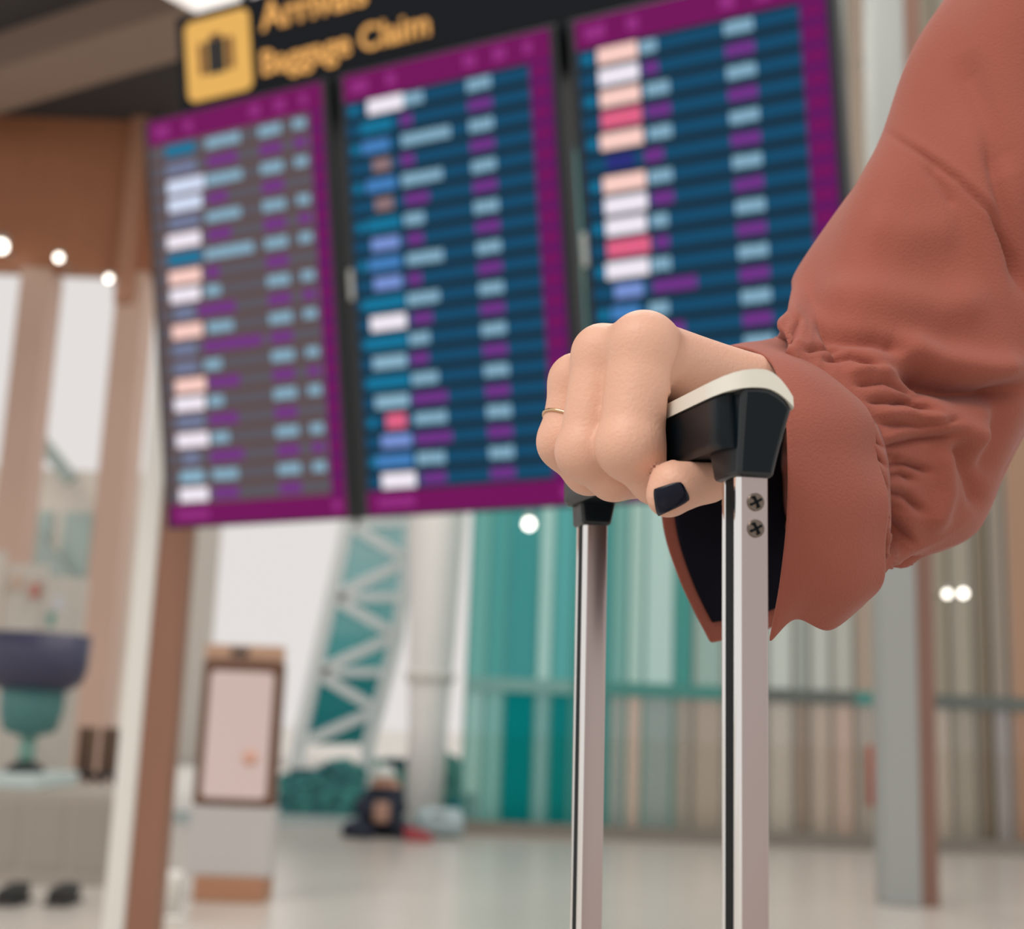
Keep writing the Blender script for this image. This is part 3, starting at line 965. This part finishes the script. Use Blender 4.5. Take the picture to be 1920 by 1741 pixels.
for lx0, lx1, nm in ((20, 78, 'slim rose-beige window column at the far left edge of the hall'), (204, 262, 'wider rose-beige window column between the bright window and the wooden post')):
    X0, X1 = fx(lx0, 700), fx(lx1, 700)
    ob = empty('window_column', ((X0 + X1) / 2, FY, 0), nm, 'column')
    box('shaft', (X0, FY - 0.05, 0), (X1, FY + 0.35, z_head), M_pink, ob, bevel=0.02)
    box('plinth', (X0 - 0.03, FY - 0.08, 0), (X1 + 0.03, FY + 0.38, 0.15), M_mull, ob, bevel=0.01)
# window panes on the left with thin frames
gl = glassmat('clear_glass', (238, 238, 236), mixf=0.012, rough=0.05)
for k, (l0, l1) in enumerate(((-120, 20), (78, 204), (262, 868))):
    X0, X1 = fx(l0, 700), fx(l1, 700)
    Zt = z_head if k < 2 else CEIL
    wn = empty('window_%d' % (k + 1), ((X0 + X1) / 2, FY + 0.15, 0)); wn['kind'] = 'structure'
    box('pane', (X0, FY + 0.14, 0.1), (X1, FY + 0.15, Zt), gl, wn)
    box('window_frame', (X0, FY + 0.1, 0.0), (X1, FY + 0.2, 0.1), mat('pale_sill', (172, 186, 186), rough=0.4), wn)

# pale wing of the terminal and ramp outside
wing = empty('terminal_wing', onY(110, 1000, 26), 'pale grey-green building wing outside the left windows', 'building')
Yw = 26.0
Xa, Xb = onY(-200, 1000, Yw).x, onY(290, 1000, Yw).x
box('wall', (Xa, Yw, 0), (Xb, Yw + 6, onY(100, 880, Yw).z), mat('pale_render', (198, 190, 180), rough=0.7, noise=0.1, nscale=0.4), wing)
zt = onY(100, 880, Yw).z
for k in range(5):
    xx = Xa + (Xb - Xa) * (0.35 + 0.15 * k)
    wv = box('window', (xx, Yw - 0.05, zt * 0.35), (xx + 0.55, Yw, zt * 0.85), mat('far_window', (150, 166, 160), rough=0.3), wing)
bar('brace', onY(60, 1000, 25.5), onY(150, 1130, 25.5), 0.35, 0.2, mat('grey_green_steel', (140, 152, 146), rough=0.5), wing)
bar('brace', onY(40, 780, 25.5), onY(135, 900, 25.5), 0.25, 0.2, MATS['grey_green_steel'], wing)

# wooden post with white strip, in front of the windows
CYp = 5.75
X0, X1, X2 = onY(222, 1400, CYp).x, onY(263, 1400, CYp).x, onY(322, 1400, CYp).x
post = empty('wooden_post', ((X0 + X2) / 2, CYp, 0), 'brown wooden post with a white metal strip, left of the boards', 'post')
PZ = onY(320, 575, CYp).z
box('shaft', (X1, CYp, 0), (X2, CYp + 0.13, PZ), M_wood2, post, bevel=0.006)
box('edge_strip', (X0, CYp - 0.01, 0), (X1, CYp + 0.12, PZ), M_white, post, bevel=0.012)

# low platform with things on it
def g_at(px, py): return onFloor(px, py)
pA, pB = g_at(-60, 1652), g_at(206, 1660)
Yp = pB.y
ptop = onY(100, 1484, Yp).z
plat = empty('platform', ((pA.x + pB.x) / 2, Yp, 0), 'low taupe platform at the lower left carrying a tub chair', 'platform')
box('body', (pA.x - 0.3, Yp, 0.0), (pB.x, Yp + 1.1, ptop), mat('taupe_panel', (168, 160, 150), rough=0.5, noise=0.04, nscale=2), plat, bevel=0.01)
for k in range(3):
    xx = pA.x + (pB.x - pA.x) * (k + 0.5) / 3
    box('panel', (xx - 0.11, Yp - 0.008, 0.08), (xx + 0.11, Yp, ptop - 0.06), mat('taupe_panel2', (160, 153, 143), rough=0.5), plat, bevel=0.004)
# white slab on platform
zs = ptop + 0.005
slab = box('white_slab', (onY(-60, 1465, Yp + .2).x, Yp + 0.12, ptop), (onY(76, 1465, Yp + .2).x, Yp + 0.95, ptop + 0.085), mat('pale_blue_slab', (196, 212, 210), rough=0.4), bevel=0.01)
tag(slab, 'pale blue-white slab lying on the low platform', 'slab')
# tub chair: navy bowl seat, teal underside, stem, dark foot, rose cushion
Yc = Yp + 0.5
cz0 = ptop + 0.085
ctr = onY(62, 1300, Yc)
def zc_(py): return onY(62, py, Yc).z
def rw(pxw): return pxw / FPX * Yc
chair = empty('tub_chair', (ctr.x, Yc, cz0), 'navy tub chair on a teal pedestal, standing on the slab', 'chair')
M_navy = mat('navy_shell', (62, 62, 88), rough=0.5)
M_tealc = mat('teal_pedestal', (74, 126, 124), rough=0.5)
lathe('foot', (ctr.x, Yc, cz0), [(rw(34), 0), (rw(34), 0.03), (rw(20), 0.06)], mat('dark_foot', (34, 38, 38), rough=0.5), chair)
lathe('stem', (ctr.x, Yc, cz0 + 0.05), [(rw(15), 0), (rw(15), zc_(1372) - cz0 - 0.05)], mat('pale_teal_stem', (132, 176, 164), rough=0.5), chair)
lathe('pedestal', (ctr.x, Yc, zc_(1378)), [(rw(26), 0), (rw(48), 0.03), (rw(56), zc_(1330) - zc_(1378)), (rw(58), zc_(1280) - zc_(1378))], M_tealc, chair)
lathe('seat_shell', (ctr.x, Yc, zc_(1292)), [(rw(62), 0), (rw(84), 0.05), (rw(92), 0.14), (rw(94), zc_(1188) - zc_(1292)), (rw(84), zc_(1188) - zc_(1292)), (rw(78), 0.16), (rw(50), 0.13)], M_navy, chair, seg=36)
lathe('cushion', (ctr.x - rw(4), Yc - rw(40), zc_(1256)), [(rw(10), 0), (rw(34), 0.02), (rw(40), 0.07), (rw(32), 0.14), (rw(8), 0.165)], mat('rose_cushion', (196, 160, 148), rough=0.8), chair)
# printed folding screen behind the chair
Ys = Yp + 1.35
scx0, scx1 = onY(-80, 1150, Ys).x, onY(160, 1150, Ys).x
scn = empty('privacy_screen', ((scx0 + scx1) / 2, Ys, 0), 'pale panel screen with faint coloured specks behind the navy chair', 'screen')
nP = 3
for k in range(nP):
    xa = scx0 + (scx1 - scx0) * k / nP; xb = scx0 + (scx1 - scx0) * (k + 1) / nP
    box('panel', (xa + 0.005, Ys + (k % 2) * 0.03, 0.06), (xb - 0.005, Ys + 0.03 + (k % 2) * 0.03, onY(60, 1035 + 22 * k, Ys).z),
        mat('pale_print', (206, 200, 190), rough=0.6, noise=0.10, nscale=9), scn)
    box('foot', (xa + 0.02, Ys - 0.1, 0), (xb - 0.02, Ys + 0.16, 0.06), M_mull, scn)
for q, (sx_, sy_, cc) in enumerate(((64, 1106, (196, 130, 116)), (96, 1160, (120, 164, 150)), (110, 1130, (206, 210, 214)), (30, 1090, (206, 180, 160)))):
    o = onY(sx_, sy_, Ys)
    box('print_patch', (o.x - 0.03, Ys - 0.004, o.z - 0.05), (o.x + 0.03, Ys + 0.062, o.z + 0.05), mat('print_%d' % q, cc, rough=0.6), scn)
# row of brown slatted seats behind
Yb = Yp + 1.9
for k, (sx0_, sx1_) in enumerate(((88, 132), (140, 176), (184, 222))):
    X0, X1 = onY(sx0_, 1420, Yb).x, onY(sx1_, 1420, Yb).x
    zt_, zm = onY(150, 1362, Yb).z, onY(150, 1448, Yb).z
    lab = ['brown slatted seat beside the teal pedestal, behind the platform', 'brown slatted seat in the middle of the three behind the platform', 'brown slatted seat nearest the wooden post, behind the platform'][k]
    st = empty('slatted_seat', ((X0 + X1) / 2, Yb, 0), lab, 'seat', 'brown seats behind the platform')
    n = 4
    for q in range(n):
        xa = X0 + (X1 - X0) * q / n
        box('slat', (xa + 0.004, Yb + 0.02, zm), (xa + (X1 - X0) / n - 0.004, Yb + 0.05, zt_), mat('seat_wood', (134, 108, 92), rough=0.5) if q % 2 else mat('seat_wood_dark', (112, 84, 66), rough=0.5), st)
    box('seat', (X0, Yb - 0.32, zm - 0.03), (X1, Yb + 0.02, zm + 0.01), mat('seat_dark', (46, 42, 42), rough=0.6), st, bevel=0.008)
    for xx in (X0 + 0.02, X1 - 0.02):
        for yy in (Yb - 0.3, Yb):
            box('leg', (xx - 0.012, yy - 0.012, 0), (xx + 0.012, yy + 0.012, zm - 0.03), MATS['seat_dark'], st)
# two black shoes on the floor before the platform
M_shoe = mat('black_shoe', (26, 26, 26), rough=0.5)
for k, (px_, lab) in enumerate(((22, 'black shoe on the floor at the far left edge'), (118, 'black shoe on the floor, the one nearer the wooden post'))):
    o = g_at(px_, 1694)
    pts = []
    sh = empty('shoe', o, lab, 'shoe', 'black shoes before the platform')
    secs = []
    for yy, hw, ht in ((-0.13, 0.02, 0.03), (-0.11, 0.04, 0.05), (-0.05, 0.05, 0.065), (0.03, 0.042, 0.10), (0.10, 0.04, 0.115), (0.13, 0.03, 0.10)):
        secs.append([(max(hw, 0.034) * x / 0.5, yy, (0.06 + ht * 0.4) * (y + 0.5)) for x, y in rrect(0.5, 0.5, 0.22, 3)])
    loft('upper', secs, M_shoe, sh, conv=lambda x, y, z, o=o: Vector((o.x + x * 1.35, o.y + y, z * 0.8 + 0.015)))
    box('sole', (o.x - 0.062, o.y - 0.135, 0), (o.x + 0.062, o.y + 0.135, 0.02), mat('shoe_sole', (60, 56, 54), rough=0.7), sh, bevel=0.004)

# ---------------------------------------------------------------- kiosk
kb = g_at(432, 1690)
Yk = kb.y
def kx(px, py=1400): return onY(px, py, Yk).x
def kz(py, px=440): return onY(px, py, Yk).z
M_kfr = mat('kiosk_frame', (112, 78, 60), rough=0.45)
M_kcap = mat('kiosk_cap', (196, 158, 132), rough=0.5)
kio = empty('kiosk', (kb.x, Yk, 0), 'floor-standing kiosk with a dark brown frame and a pale pink screen', 'kiosk')
fx0, fx1 = kx(368), kx(522)
box('foot', (kx(362, 1680), Yk - 0.03, 0), (kx(494, 1680), Yk + 0.30, kz(1644)), mat('kiosk_foot', (176, 128, 98), rough=0.5), kio, bevel=0.01)
box('pedestal', (kx(352, 1580), Yk, kz(1644)), (kx(508, 1580), Yk + 0.22, kz(1512)), mat('kiosk_white', (196, 194, 192), rough=0.4), kio, bevel=0.01)
fr = box('frame', (fx0, Yk, kz(1512)), (fx1, Yk + 0.10, kz(1236)), M_kfr, kio, bevel=0.02)
box('cap', (fx0 + 0.005, Yk + 0.005, kz(1236)), (fx1 - 0.01, Yk + 0.095, kz(1208)), M_kcap, kio, bevel=0.008)
pr = rrect((kx(505) - kx(386)) / 2, (kz(1258) - kz(1496)) / 2, 0.03, 5)
ccx, ccz = (kx(386) + kx(505)) / 2, (kz(1258) + kz(1496)) / 2
ks = loft('screen', [[(ccx + x, Yk - 0.012, ccz + y) for x, y in pr], [(ccx + x, Yk + 0.01, ccz + y) for x, y in pr]],
          mat('kiosk_screen', (190, 170, 166), rough=0.3, emit=(200, 182, 178), estr=0.35), kio, smooth=False, conv=lambda x, y, z: Vector((x, y, z)))
o = onY(470, 1420, Yk)
lathe('screen_mark', (o.x, Yk - 0.012, o.z), [(0.045, 0), (0.045, 0.003)], mat('kiosk_mark', (216, 168, 148), rough=0.4, emit=(216, 168, 148), estr=0.1), ks, axis=(0, -1, 0))
o = onY(450, 1222, Yk)
box('camera_window', (o.x - 0.05, Yk - 0.003, o.z - 0.025), (o.x + 0.05, Yk + 0.01, o.z + 0.025), mat('camera_window', (84, 72, 66), rough=0.2), kio)
# small white floor post beside it
o = g_at(320, 1722)
fp = empty('floor_post', (o.x, o.y, 0), 'small white floor post beside the kiosk foot', 'post')
lathe('base', (o.x, o.y, 0), [(0.07, 0), (0.07, 0.012), (0.045, 0.02)], M_white, fp)
lathe('stem', (o.x, o.y, 0.02), [(0.042, 0), (0.04, 0.12), (0.05, 0.14), (0.05, 0.19), (0.035, 0.21)], M_white, fp)

# ================================================================== HALL: facade behind
YF = 12.9
def FX(px, py=1420): return onY(px, py, YF).x
def FZ(py, px=1200): return onY(px, py, YF).z
# (x0, x1, upper colour, lower colour)
STRIPS = [
 (868, 905, (110, 172, 166), (150, 190, 184)), (905, 940, (84, 160, 156), (126, 178, 172)), (940, 1000, (70, 150, 150), (0, 128, 130)), (1000, 1028, (168, 206, 200), (126, 172, 170)),
 (1028, 1068, (92, 168, 166), (10, 128, 128)), (1068, 1140, (70, 150, 148), (60, 140, 138)), (1140, 1172, (120, 170, 162), (150, 160, 154)),
 (1172, 1204, (168, 198, 190), (190, 174, 162)), (1204, 1262, (176, 204, 198), (146, 160, 156)), (1262, 1300, (76, 146, 138), (158, 152, 142)), (1300, 1356, (150, 176, 168), (170, 160, 148)),
 (1356, 1440, (176, 186, 178), (176, 172, 164)), (1440, 1490, (186, 194, 186), (180, 174, 164)), (1490, 1520, (158, 166, 158), (152, 138, 126)), (1520, 1562, (182, 186, 178), (178, 166, 154)),
 (1562, 1606, (176, 178, 168), (184, 166, 154)), (1606, 1652, (164, 150, 134), (166, 158, 148)),
 (1652, 1752, (160, 148, 132), (164, 156, 146)),
 (1752, 1790, (150, 142, 126), (176, 166, 154)), (1790, 1836, (158, 152, 138), (158, 152, 140)), (1836, 1868, (126, 116, 100), (124, 112, 98)), (1868, 1900, (150, 140, 128), (158, 152, 150)), (1900, 1990, (164, 134, 112), (164, 134, 114)),
]
fac = empty('window_4', (FX(1300), YF, 0)); fac['kind'] = 'structure'
zr0, zr1 = FZ(1306), FZ(1280)
for x0, x1, cu_, cl_ in STRIPS:
    X0, X1 = FX(x0), FX(x1)
    nm = '%d' % x0
    box('pane', (X0 + 0.012, YF + 0.02, zr1), (X1 - 0.012, YF + 0.05, CEIL if x0 < 1262 else 11.0), glassmat('glass_up_' + nm, cu_), fac)
    box('pane', (X0 + 0.012, YF + 0.02, 0.12), (X1 - 0.012, YF + 0.05, zr0), glassmat('glass_low_' + nm, cl_, mixf=0.35, gain=1.5), fac)
    teal = x0 < 1300
    box('mullion', (X0 - 0.012, YF, 0.0), (X0 + 0.012, YF + 0.08, CEIL if x0 < 1262 else 11.0), M_tealframe if teal else M_mull, fac)
    box('rail', (X0, YF - 0.02, zr0), (X1, YF + 0.09, zr1), M_tealframe if x0 < 1340 and x0 > 1060 else mat('rail_pale', (120, 170, 164), rough=0.4) if x0 < 1340 else (mat('rail_dark', (96, 104, 98), rough=0.4) if x0 != 1606 else M_tealframe), fac)
    box('kick_rail', (X0, YF - 0.03, 0.0), (X1, YF + 0.09, 0.12), mat('kick_rail', (134, 128, 118), rough=0.4), fac)
# door handle, red
o0, o1 = onY(1634, 1396, YF - 0.08), onY(1636, 1512, YF - 0.08)
dh = empty('door_pull', o1, 'upright red door pull on the glass beside the grey column', 'door pull')
lathe('grip', (o1.x, YF - 0.08, o1.z), [(0.03, 0), (0.045, 0.03), (0.045, o0.z - o1.z - 0.03), (0.03, o0.z - o1.z)], mat('red_pull', (176, 92, 74), rough=0.5), dh)
for zz in (o1.z + 0.08, o0.z - 0.08):
    bar('mount', (o1.x, YF - 0.08, zz), (o1.x, YF + 0.02, zz), 0.03, 0.03, M_grey, dh, up=Vector((0, 0, 1)))
# grey column with brown cladding at the right
Yg = 8.6
X0, X1, X2 = onY(1652, 1200, Yg).x, onY(1720, 1200, Yg).x, onY(1752, 1200, Yg).x
gc = empty('grey_column', ((X0 + X2) / 2, Yg, 0), 'light grey column with a reddish brown edge, right of the door pull', 'column')
box('shaft', (X0, Yg, 0), (X1, Yg + 0.22, CEIL), mat('matte_grey_paint', (166, 170, 167), rough=0.75, spec=0.2), gc, bevel=0.012)
box('cladding', (X1, Yg + 0.01, 0), (X2, Yg + 0.21, CEIL), mat('red_brown_cladding', (134, 100, 86), rough=0.5, noise=0.08, nscale=4), gc, bevel=0.004)

# white flared column in the middle
wx0, wx1 = FX(775, 1100), FX(858, 1100)
wc = empty('white_column', ((wx0 + wx1) / 2, YF + 0.6, 0), 'bright white column beside the teal glass panels', 'column')
cxm = (onY(815, 1100, YF + 0.6).x)
def cr(pw): return pw / FPX * (YF + 0.6)
lathe('shaft', (cxm, YF + 0.6, 0), [(cr(34), 0), (cr(36), 1.0), (cr(44), FZ(1200)), (cr(52), FZ(960)), (cr(60), CEIL)], mat('white_plaster', (246, 245, 242), rough=0.6), wc, seg=32)
lathe('collar', (cxm, YF + 0.6, FZ(1290)), [(cr(44), 0), (cr(47), 0.02), (cr(47), 0.08), (cr(44), 0.10)], M_white, wc, seg=32)

# leaning lattice bridge outside, teal glass behind pale braces
YT = 15.0
tr = empty('lattice_tower', onY(650, 1420, YT), 'leaning lattice frame with pale braces and teal glass outside the window', 'tower')
tr.location.z = 0
def TP(px, py, Y=YT): return onY(px, py, Y)
M_brace = mat('pale_brace', (232, 240, 242), rough=0.5)
Lch = [(668, 900), (640, 1040), (604, 1200), (560, 1400)]
Rch = [(776, 900), (768, 1040), (744, 1200), (690, 1400)]
for ch in (Lch, Rch):
    for a, b in zip(ch[:-1], ch[1:]):
        bar('chord', TP(*a), TP(*b), 0.14, 0.14, M_brace, tr)
def ptc(ch, t):
    ys = [c[1] for c in ch]; y = 900 + 500 * t
    return (np.interp(y, ys, [c[0] for c in ch]), y)
ts = [0.02, 0.16, 0.30, 0.44, 0.58, 0.72, 0.86, 0.99]
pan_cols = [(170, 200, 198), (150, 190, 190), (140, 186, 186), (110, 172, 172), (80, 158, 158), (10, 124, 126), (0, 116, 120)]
for k in range(7):
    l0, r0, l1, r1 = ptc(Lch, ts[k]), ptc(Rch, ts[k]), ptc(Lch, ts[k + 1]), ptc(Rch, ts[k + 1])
    if k % 2 == 0: bar('brace', TP(*r0), TP(*l1), 0.11, 0.10, M_brace, tr)
    else: bar('brace', TP(*l0), TP(*r1), 0.11, 0.10, M_brace, tr)
    if k % 2 == 1: bar('tie', TP(*l0), TP(*r0), 0.09, 0.10, M_brace, tr)
    vs = [TP(*q, YT + 0.12) for q in (l0, r0, r1, l1)] + [TP(*q, YT + 0.12) + Vector((0, 0.03, 0)) for q in (l0, r0, r1, l1)]
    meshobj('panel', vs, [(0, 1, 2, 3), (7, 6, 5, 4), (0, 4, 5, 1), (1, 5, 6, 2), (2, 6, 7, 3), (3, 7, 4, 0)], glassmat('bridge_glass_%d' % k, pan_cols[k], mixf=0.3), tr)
lb, rb_ = TP(560, 1400), TP(690, 1400)
for q in (lb, rb_):
    bar('leg', q, (q.x, q.y, -0.02), 0.14, 0.14, M_brace, tr)

# hedge along the foot of the glass: loose leaves around a dark core
def hedge(name, px0, px1, pyt, Y, label, leafcols, n):
    X0, X1 = onY(px0, 1500, Y).x, onY(px1, 1500, Y).x
    zt = onY((px0 + px1) / 2, pyt, Y).z
    root = empty(name, ((X0 + X1) / 2, Y, 0), label, 'hedge')
    box('stem_core', (X0 + 0.06, Y - 0.12, -0.02), (X1 - 0.06, Y + 0.12, zt - 0.12), mat('hedge_core', (6, 70, 80), rough=0.9), root, bevel=0.05)
    for ci, cc in enumerate(leafcols):
        vs, fs = [], []
        for _ in range(n):
            c = Vector((random.uniform(X0, X1), Y + random.uniform(-0.24, 0.2), 0))
            tt = random.random()
            c.z = tt * (zt - 0.03) * (0.86 + 0.14 * math.sin(c.x * 7))
            a = random.uniform(0, 6.28); s = random.uniform(0.03, 0.06)
            d1 = Vector((math.cos(a), random.uniform(-.6, .6), math.sin(a))).normalized(); d2 = d1.cross(Vector((0.2, 1, 0.1))).normalized()
            k = len(vs)
            vs += [c - d1 * s, c + d2 * s * 0.5, c + d1 * s, c - d2 * s * 0.5]
            fs.append((k, k + 1, k + 2, k + 3))
        lf = meshobj('foliage', vs, fs, mat('leaf_%d_%d_%d' % cc, cc, rough=0.6), root)
        lf['kind'] = 'stuff'
    return root
hedge('hedge', 526, 680, 1418, 13.5, 'dark teal hedge outside, right of the kiosk', [(10, 112, 122), (60, 160, 154)], 1300)
hedge('hedge', 700, 860, 1400, 14.5, 'lighter mottled teal hedge outside, behind the seated person', [(60, 160, 152), (130, 196, 184)], 1300)

# ---------------------------------------------------------------- person sitting on the floor far away
so = g_at(715, 1566)
k_ = so.y / FPX
def SPt(px, py, dy=0.0):
    q = onY(px, py, so.y); return np.array([q.x, q.y + dy, max(q.z, 0.0)])
blobs = [ # px,py,dy -> px,py,dy, r0,r1 (px)
 ((716, 1540, 0.0), (722, 1480, 0.02), 36, 26), ((700, 1540, -0.05), (664, 1552, -0.30), 20, 15), ((730, 1545, -0.05), (760, 1548, -0.30), 20, 15),
 ((664, 1552, -0.30), (700, 1556, -0.42), 15, 11), ((760, 1548, -0.30), (775, 1554, -0.42), 14, 10),
 ((702, 1484, 0), (678, 1512, -0.10), 15, 11), ((678, 1512, -0.10), (706, 1520, -0.22), 11, 9), ((744, 1484, 0), (752, 1514, -0.08), 14, 11), ((752, 1514, -0.08), (728, 1524, -0.2), 11, 9),
 ((722, 1482, 0), (722, 1466, -0.02), 11, 11), ((721, 1462, -0.05), (721, 1456, -0.05), 19, 19),
]
hh = 0.014
P3 = [(SPt(a[0], a[1], a[2]), SPt(b[0], b[1], b[2]), ra * k_, rb * k_) for a, b, ra, rb in blobs]
lo = np.min([np.minimum(a, b) - max(r1, r2) - .04 for a, b, r1, r2 in P3], 0); hi = np.max([np.maximum(a, b) + max(r1, r2) + .04 for a, b, r1, r2 in P3], 0)
dm = np.ceil((hi - lo) / hh).astype(int)
gg = np.stack(np.meshgrid(*[lo[i] + hh * np.arange(dm[i]) for i in range(3)], indexing='ij'), -1)
dd = None
for a, b, r1, r2 in P3:
    s = sd_caps(gg, a, b, r1, r2); dd = s if dd is None else smin(dd, s, 0.03)
dd = np.maximum(dd, -(gg[..., 2] - 0.002))
pv, pq = surface_nets(dd, lo, hh)
sp = empty('person', (so.x, so.y, 0), 'distant person sitting on the floor in navy clothes, white cap and red shoe', 'person')
pb = meshobj('body', pv, pq, mat('navy_clothes', (28, 36, 52), rough=0.8), sp, smooth=True)
pb.data.materials.append(mat('far_skin', (196, 150, 128), rough=0.6))
hz = SPt(721, 1474)[2]
for poly in pb.data.polygons:
    c = poly.center
    if c[2] > hz: poly.material_index = 1
hc_ = SPt(721, 1454, -0.05)
lathe('cap', hc_ - np.array([0, 0, 0.01]), [(0.108, 0), (0.108, 0.03), (0.092, 0.07), (0.05, 0.10), (0.01, 0.108)], mat('white_cap', (206, 212, 208), rough=0.7), sp)
hr = SPt(722, 1482, 0.02)
lathe('hair', hr - np.array([0, -0.02, 0.06]), [(0.05, 0), (0.10, 0.05), (0.104, 0.12), (0.09, 0.16)], mat('brown_hair', (96, 74, 56), rough=0.7), sp)
q = SPt(724, 1526, -0.24)
box('held_bag', (q[0] - 0.09, q[1] - 0.06, q[2] - 0.06), (q[0] + 0.05, q[1] + 0.03, q[2] + 0.12), mat('tan_bag', (176, 138, 120), rough=0.7), sp, bevel=0.03)
q = SPt(790, 1560, -0.42)
secs = []
for yy, hw, ht in ((-0.13, 0.03, 0.05), (-0.05, 0.05, 0.08), (0.05, 0.05, 0.11), (0.12, 0.04, 0.12)):
    secs.append([(hw * x / 0.5, yy, ht * (y + 0.5)) for x, y in rrect(0.5, 0.5, 0.2, 3)])
loft('shoe', secs, mat('red_shoe', (168, 62, 72), rough=0.6), sp, conv=lambda x, y, z: Vector((q[0] - y, q[1] + x, z + 0.002)))
# pale bag on the floor beside the person
q = g_at(824, 1566)
sb_ = empty('duffel_bag', (q.x, q.y - 0.2, 0), 'pale grey-blue bag on the floor beside the seated person', 'bag')
lathe('bag_body', (q.x - 0.22, q.y - 0.2, 0.13), [(0.06, 0), (0.12, 0.03), (0.13, 0.12), (0.13, 0.32), (0.12, 0.41), (0.06, 0.44)], mat('pale_bag', (172, 192, 196), rough=0.7), sb_, axis=(1, 0, 0))
bar('strap', (q.x - 0.06, q.y - 0.32, 0.2), (q.x + 0.06, q.y - 0.32, 0.2), 0.02, 0.02, M_mull, sb_)
# teal bin by the glass
q = g_at(866, 1552)
bn = empty('litter_bin', (q.x, q.y, 0), 'small bright teal bin at the foot of the glass', 'bin')
lathe('body', (q.x, q.y, 0), [(0.10, 0), (0.115, 0.02), (0.13, 0.30)], mat('teal_bin', (0, 126, 140), rough=0.5), bn)
lathe('rim', (q.x, q.y, 0.30), [(0.135, 0), (0.135, 0.03), (0.11, 0.04)], M_tealframe, bn)

# ================================================================== LAMPS of the hall, added fill lights
def spot(px, py, Y, r, strength, label, housing=True):
    o = onY(px, py, Y)
    e = empty('spot_lamp', o, label, 'lamp', 'small round lamps of the hall')
    m = mat('lamp_glow', (255, 250, 240), emit=(255, 248, 236), estr=strength * 0.4) if 'lamp_glow_%s' % strength not in MATS else MATS['lamp_glow_%s' % strength]
    lathe('bulb', o - Vector((0, 0.0, 0)), [(0.004, -r), (r * 0.7, -r * 0.7), (r, 0), (r * 0.7, r * 0.7), (0.004, r)], m, e, seg=16)
    lathe('lamp_holder', o + Vector((0, 0.02, 0.0)), [(r * 1.05, r * 0.9), (r * 1.05, r * 1.6), (r * 0.5, r * 2.2)], M_grey, e, seg=16)
    bar('bracket', o + Vector((0, 0.02, 0)), Vector((o.x, FY + 0.03, o.z)), 0.02, 0.02, M_grey, e, up=Vector((0, 0, 1)))
    return e
spot(110, 483, 12.6, 0.035, 14, 'small round lamp glowing on the wooden fascia, upper left')
spot(2, 462, 12.6, 0.06, 14, 'larger round lamp glowing at the left edge of the fascia')
spot(204, 522, 12.6, 0.03, 14, 'small round lamp at the top corner of the bright window')
spot(1628, 95, 12.6, 0.028, 14, 'small round lamp high up between the boards and the sleeve')
spot(1776, 1113, 12.6, 0.03, 14, 'left one of two round lamps below the sleeve')
spot(1806, 1112, 12.6, 0.035, 14, 'right one of two round lamps below the sleeve')
spot(992, 982, 12.6, 0.05, 14, 'round lamp glowing against the teal glass under the middle board')
# ceiling light panel just above the sign
c0 = on_z(380, -40, CEIL - 0.45)
lp = empty('ceiling_light', (c0.x, c0.y, CEIL), 'white ceiling light panel above the luggage symbol', 'ceiling light')
q0, q1, q2, q3 = on_z(250, -40, CEIL - 0.45), on_z(374, 27, CEIL - 0.45), on_z(520, -22, CEIL - 0.45), on_z(400, -100, CEIL - 0.45)
vs = [v for v in (q0, q1, q2, q3)] + [v + Vector((0, 0, 0.04)) for v in (q0, q1, q2, q3)]
meshobj('diffuser', vs, [(3, 2, 1, 0), (4, 5, 6, 7), (0, 1, 5, 4), (1, 2, 6, 5), (2, 3, 7, 6), (3, 0, 4, 7)], mat('panel_glow', (235, 230, 226), emit=(236, 230, 226), estr=0.9), lp)
vs = [v + Vector((0, 0, 0.04)) for v in (q0, q1, q2, q3)] + [Vector((v.x, v.y, CEIL)) for v in (q0, q1, q2, q3)]
meshobj('frame', vs, [(3, 2, 1, 0), (4, 5, 6, 7), (0, 1, 5, 4), (1, 2, 6, 5), (2, 3, 7, 6), (3, 0, 4, 7)], M_grey, lp)

for lx_, ly_ in HALL_FILLS:  # panels for the added fill lights, out of view
    col = ['left', 'right'][(-0.6, 1.4).index(lx_)]; row = ['first', 'second', 'third'][(4.6, 7.6, 10.6).index(ly_)]
    e = empty('ceiling_light', (lx_, ly_, CEIL), 'square ceiling light above the frame, %s row, %s one of its pair' % (row, col), 'ceiling light', 'square ceiling lights of the hall')
    box('frame', (lx_ - 0.6, ly_ - 0.6, CEIL - 0.06), (lx_ + 0.6, ly_ + 0.6, CEIL), M_grey, e, bevel=0.01)
    box('diffuser', (lx_ - 0.55, ly_ - 0.55, CEIL - 0.075), (lx_ + 0.55, ly_ + 0.55, CEIL - 0.06), MATS['panel_glow'], e)
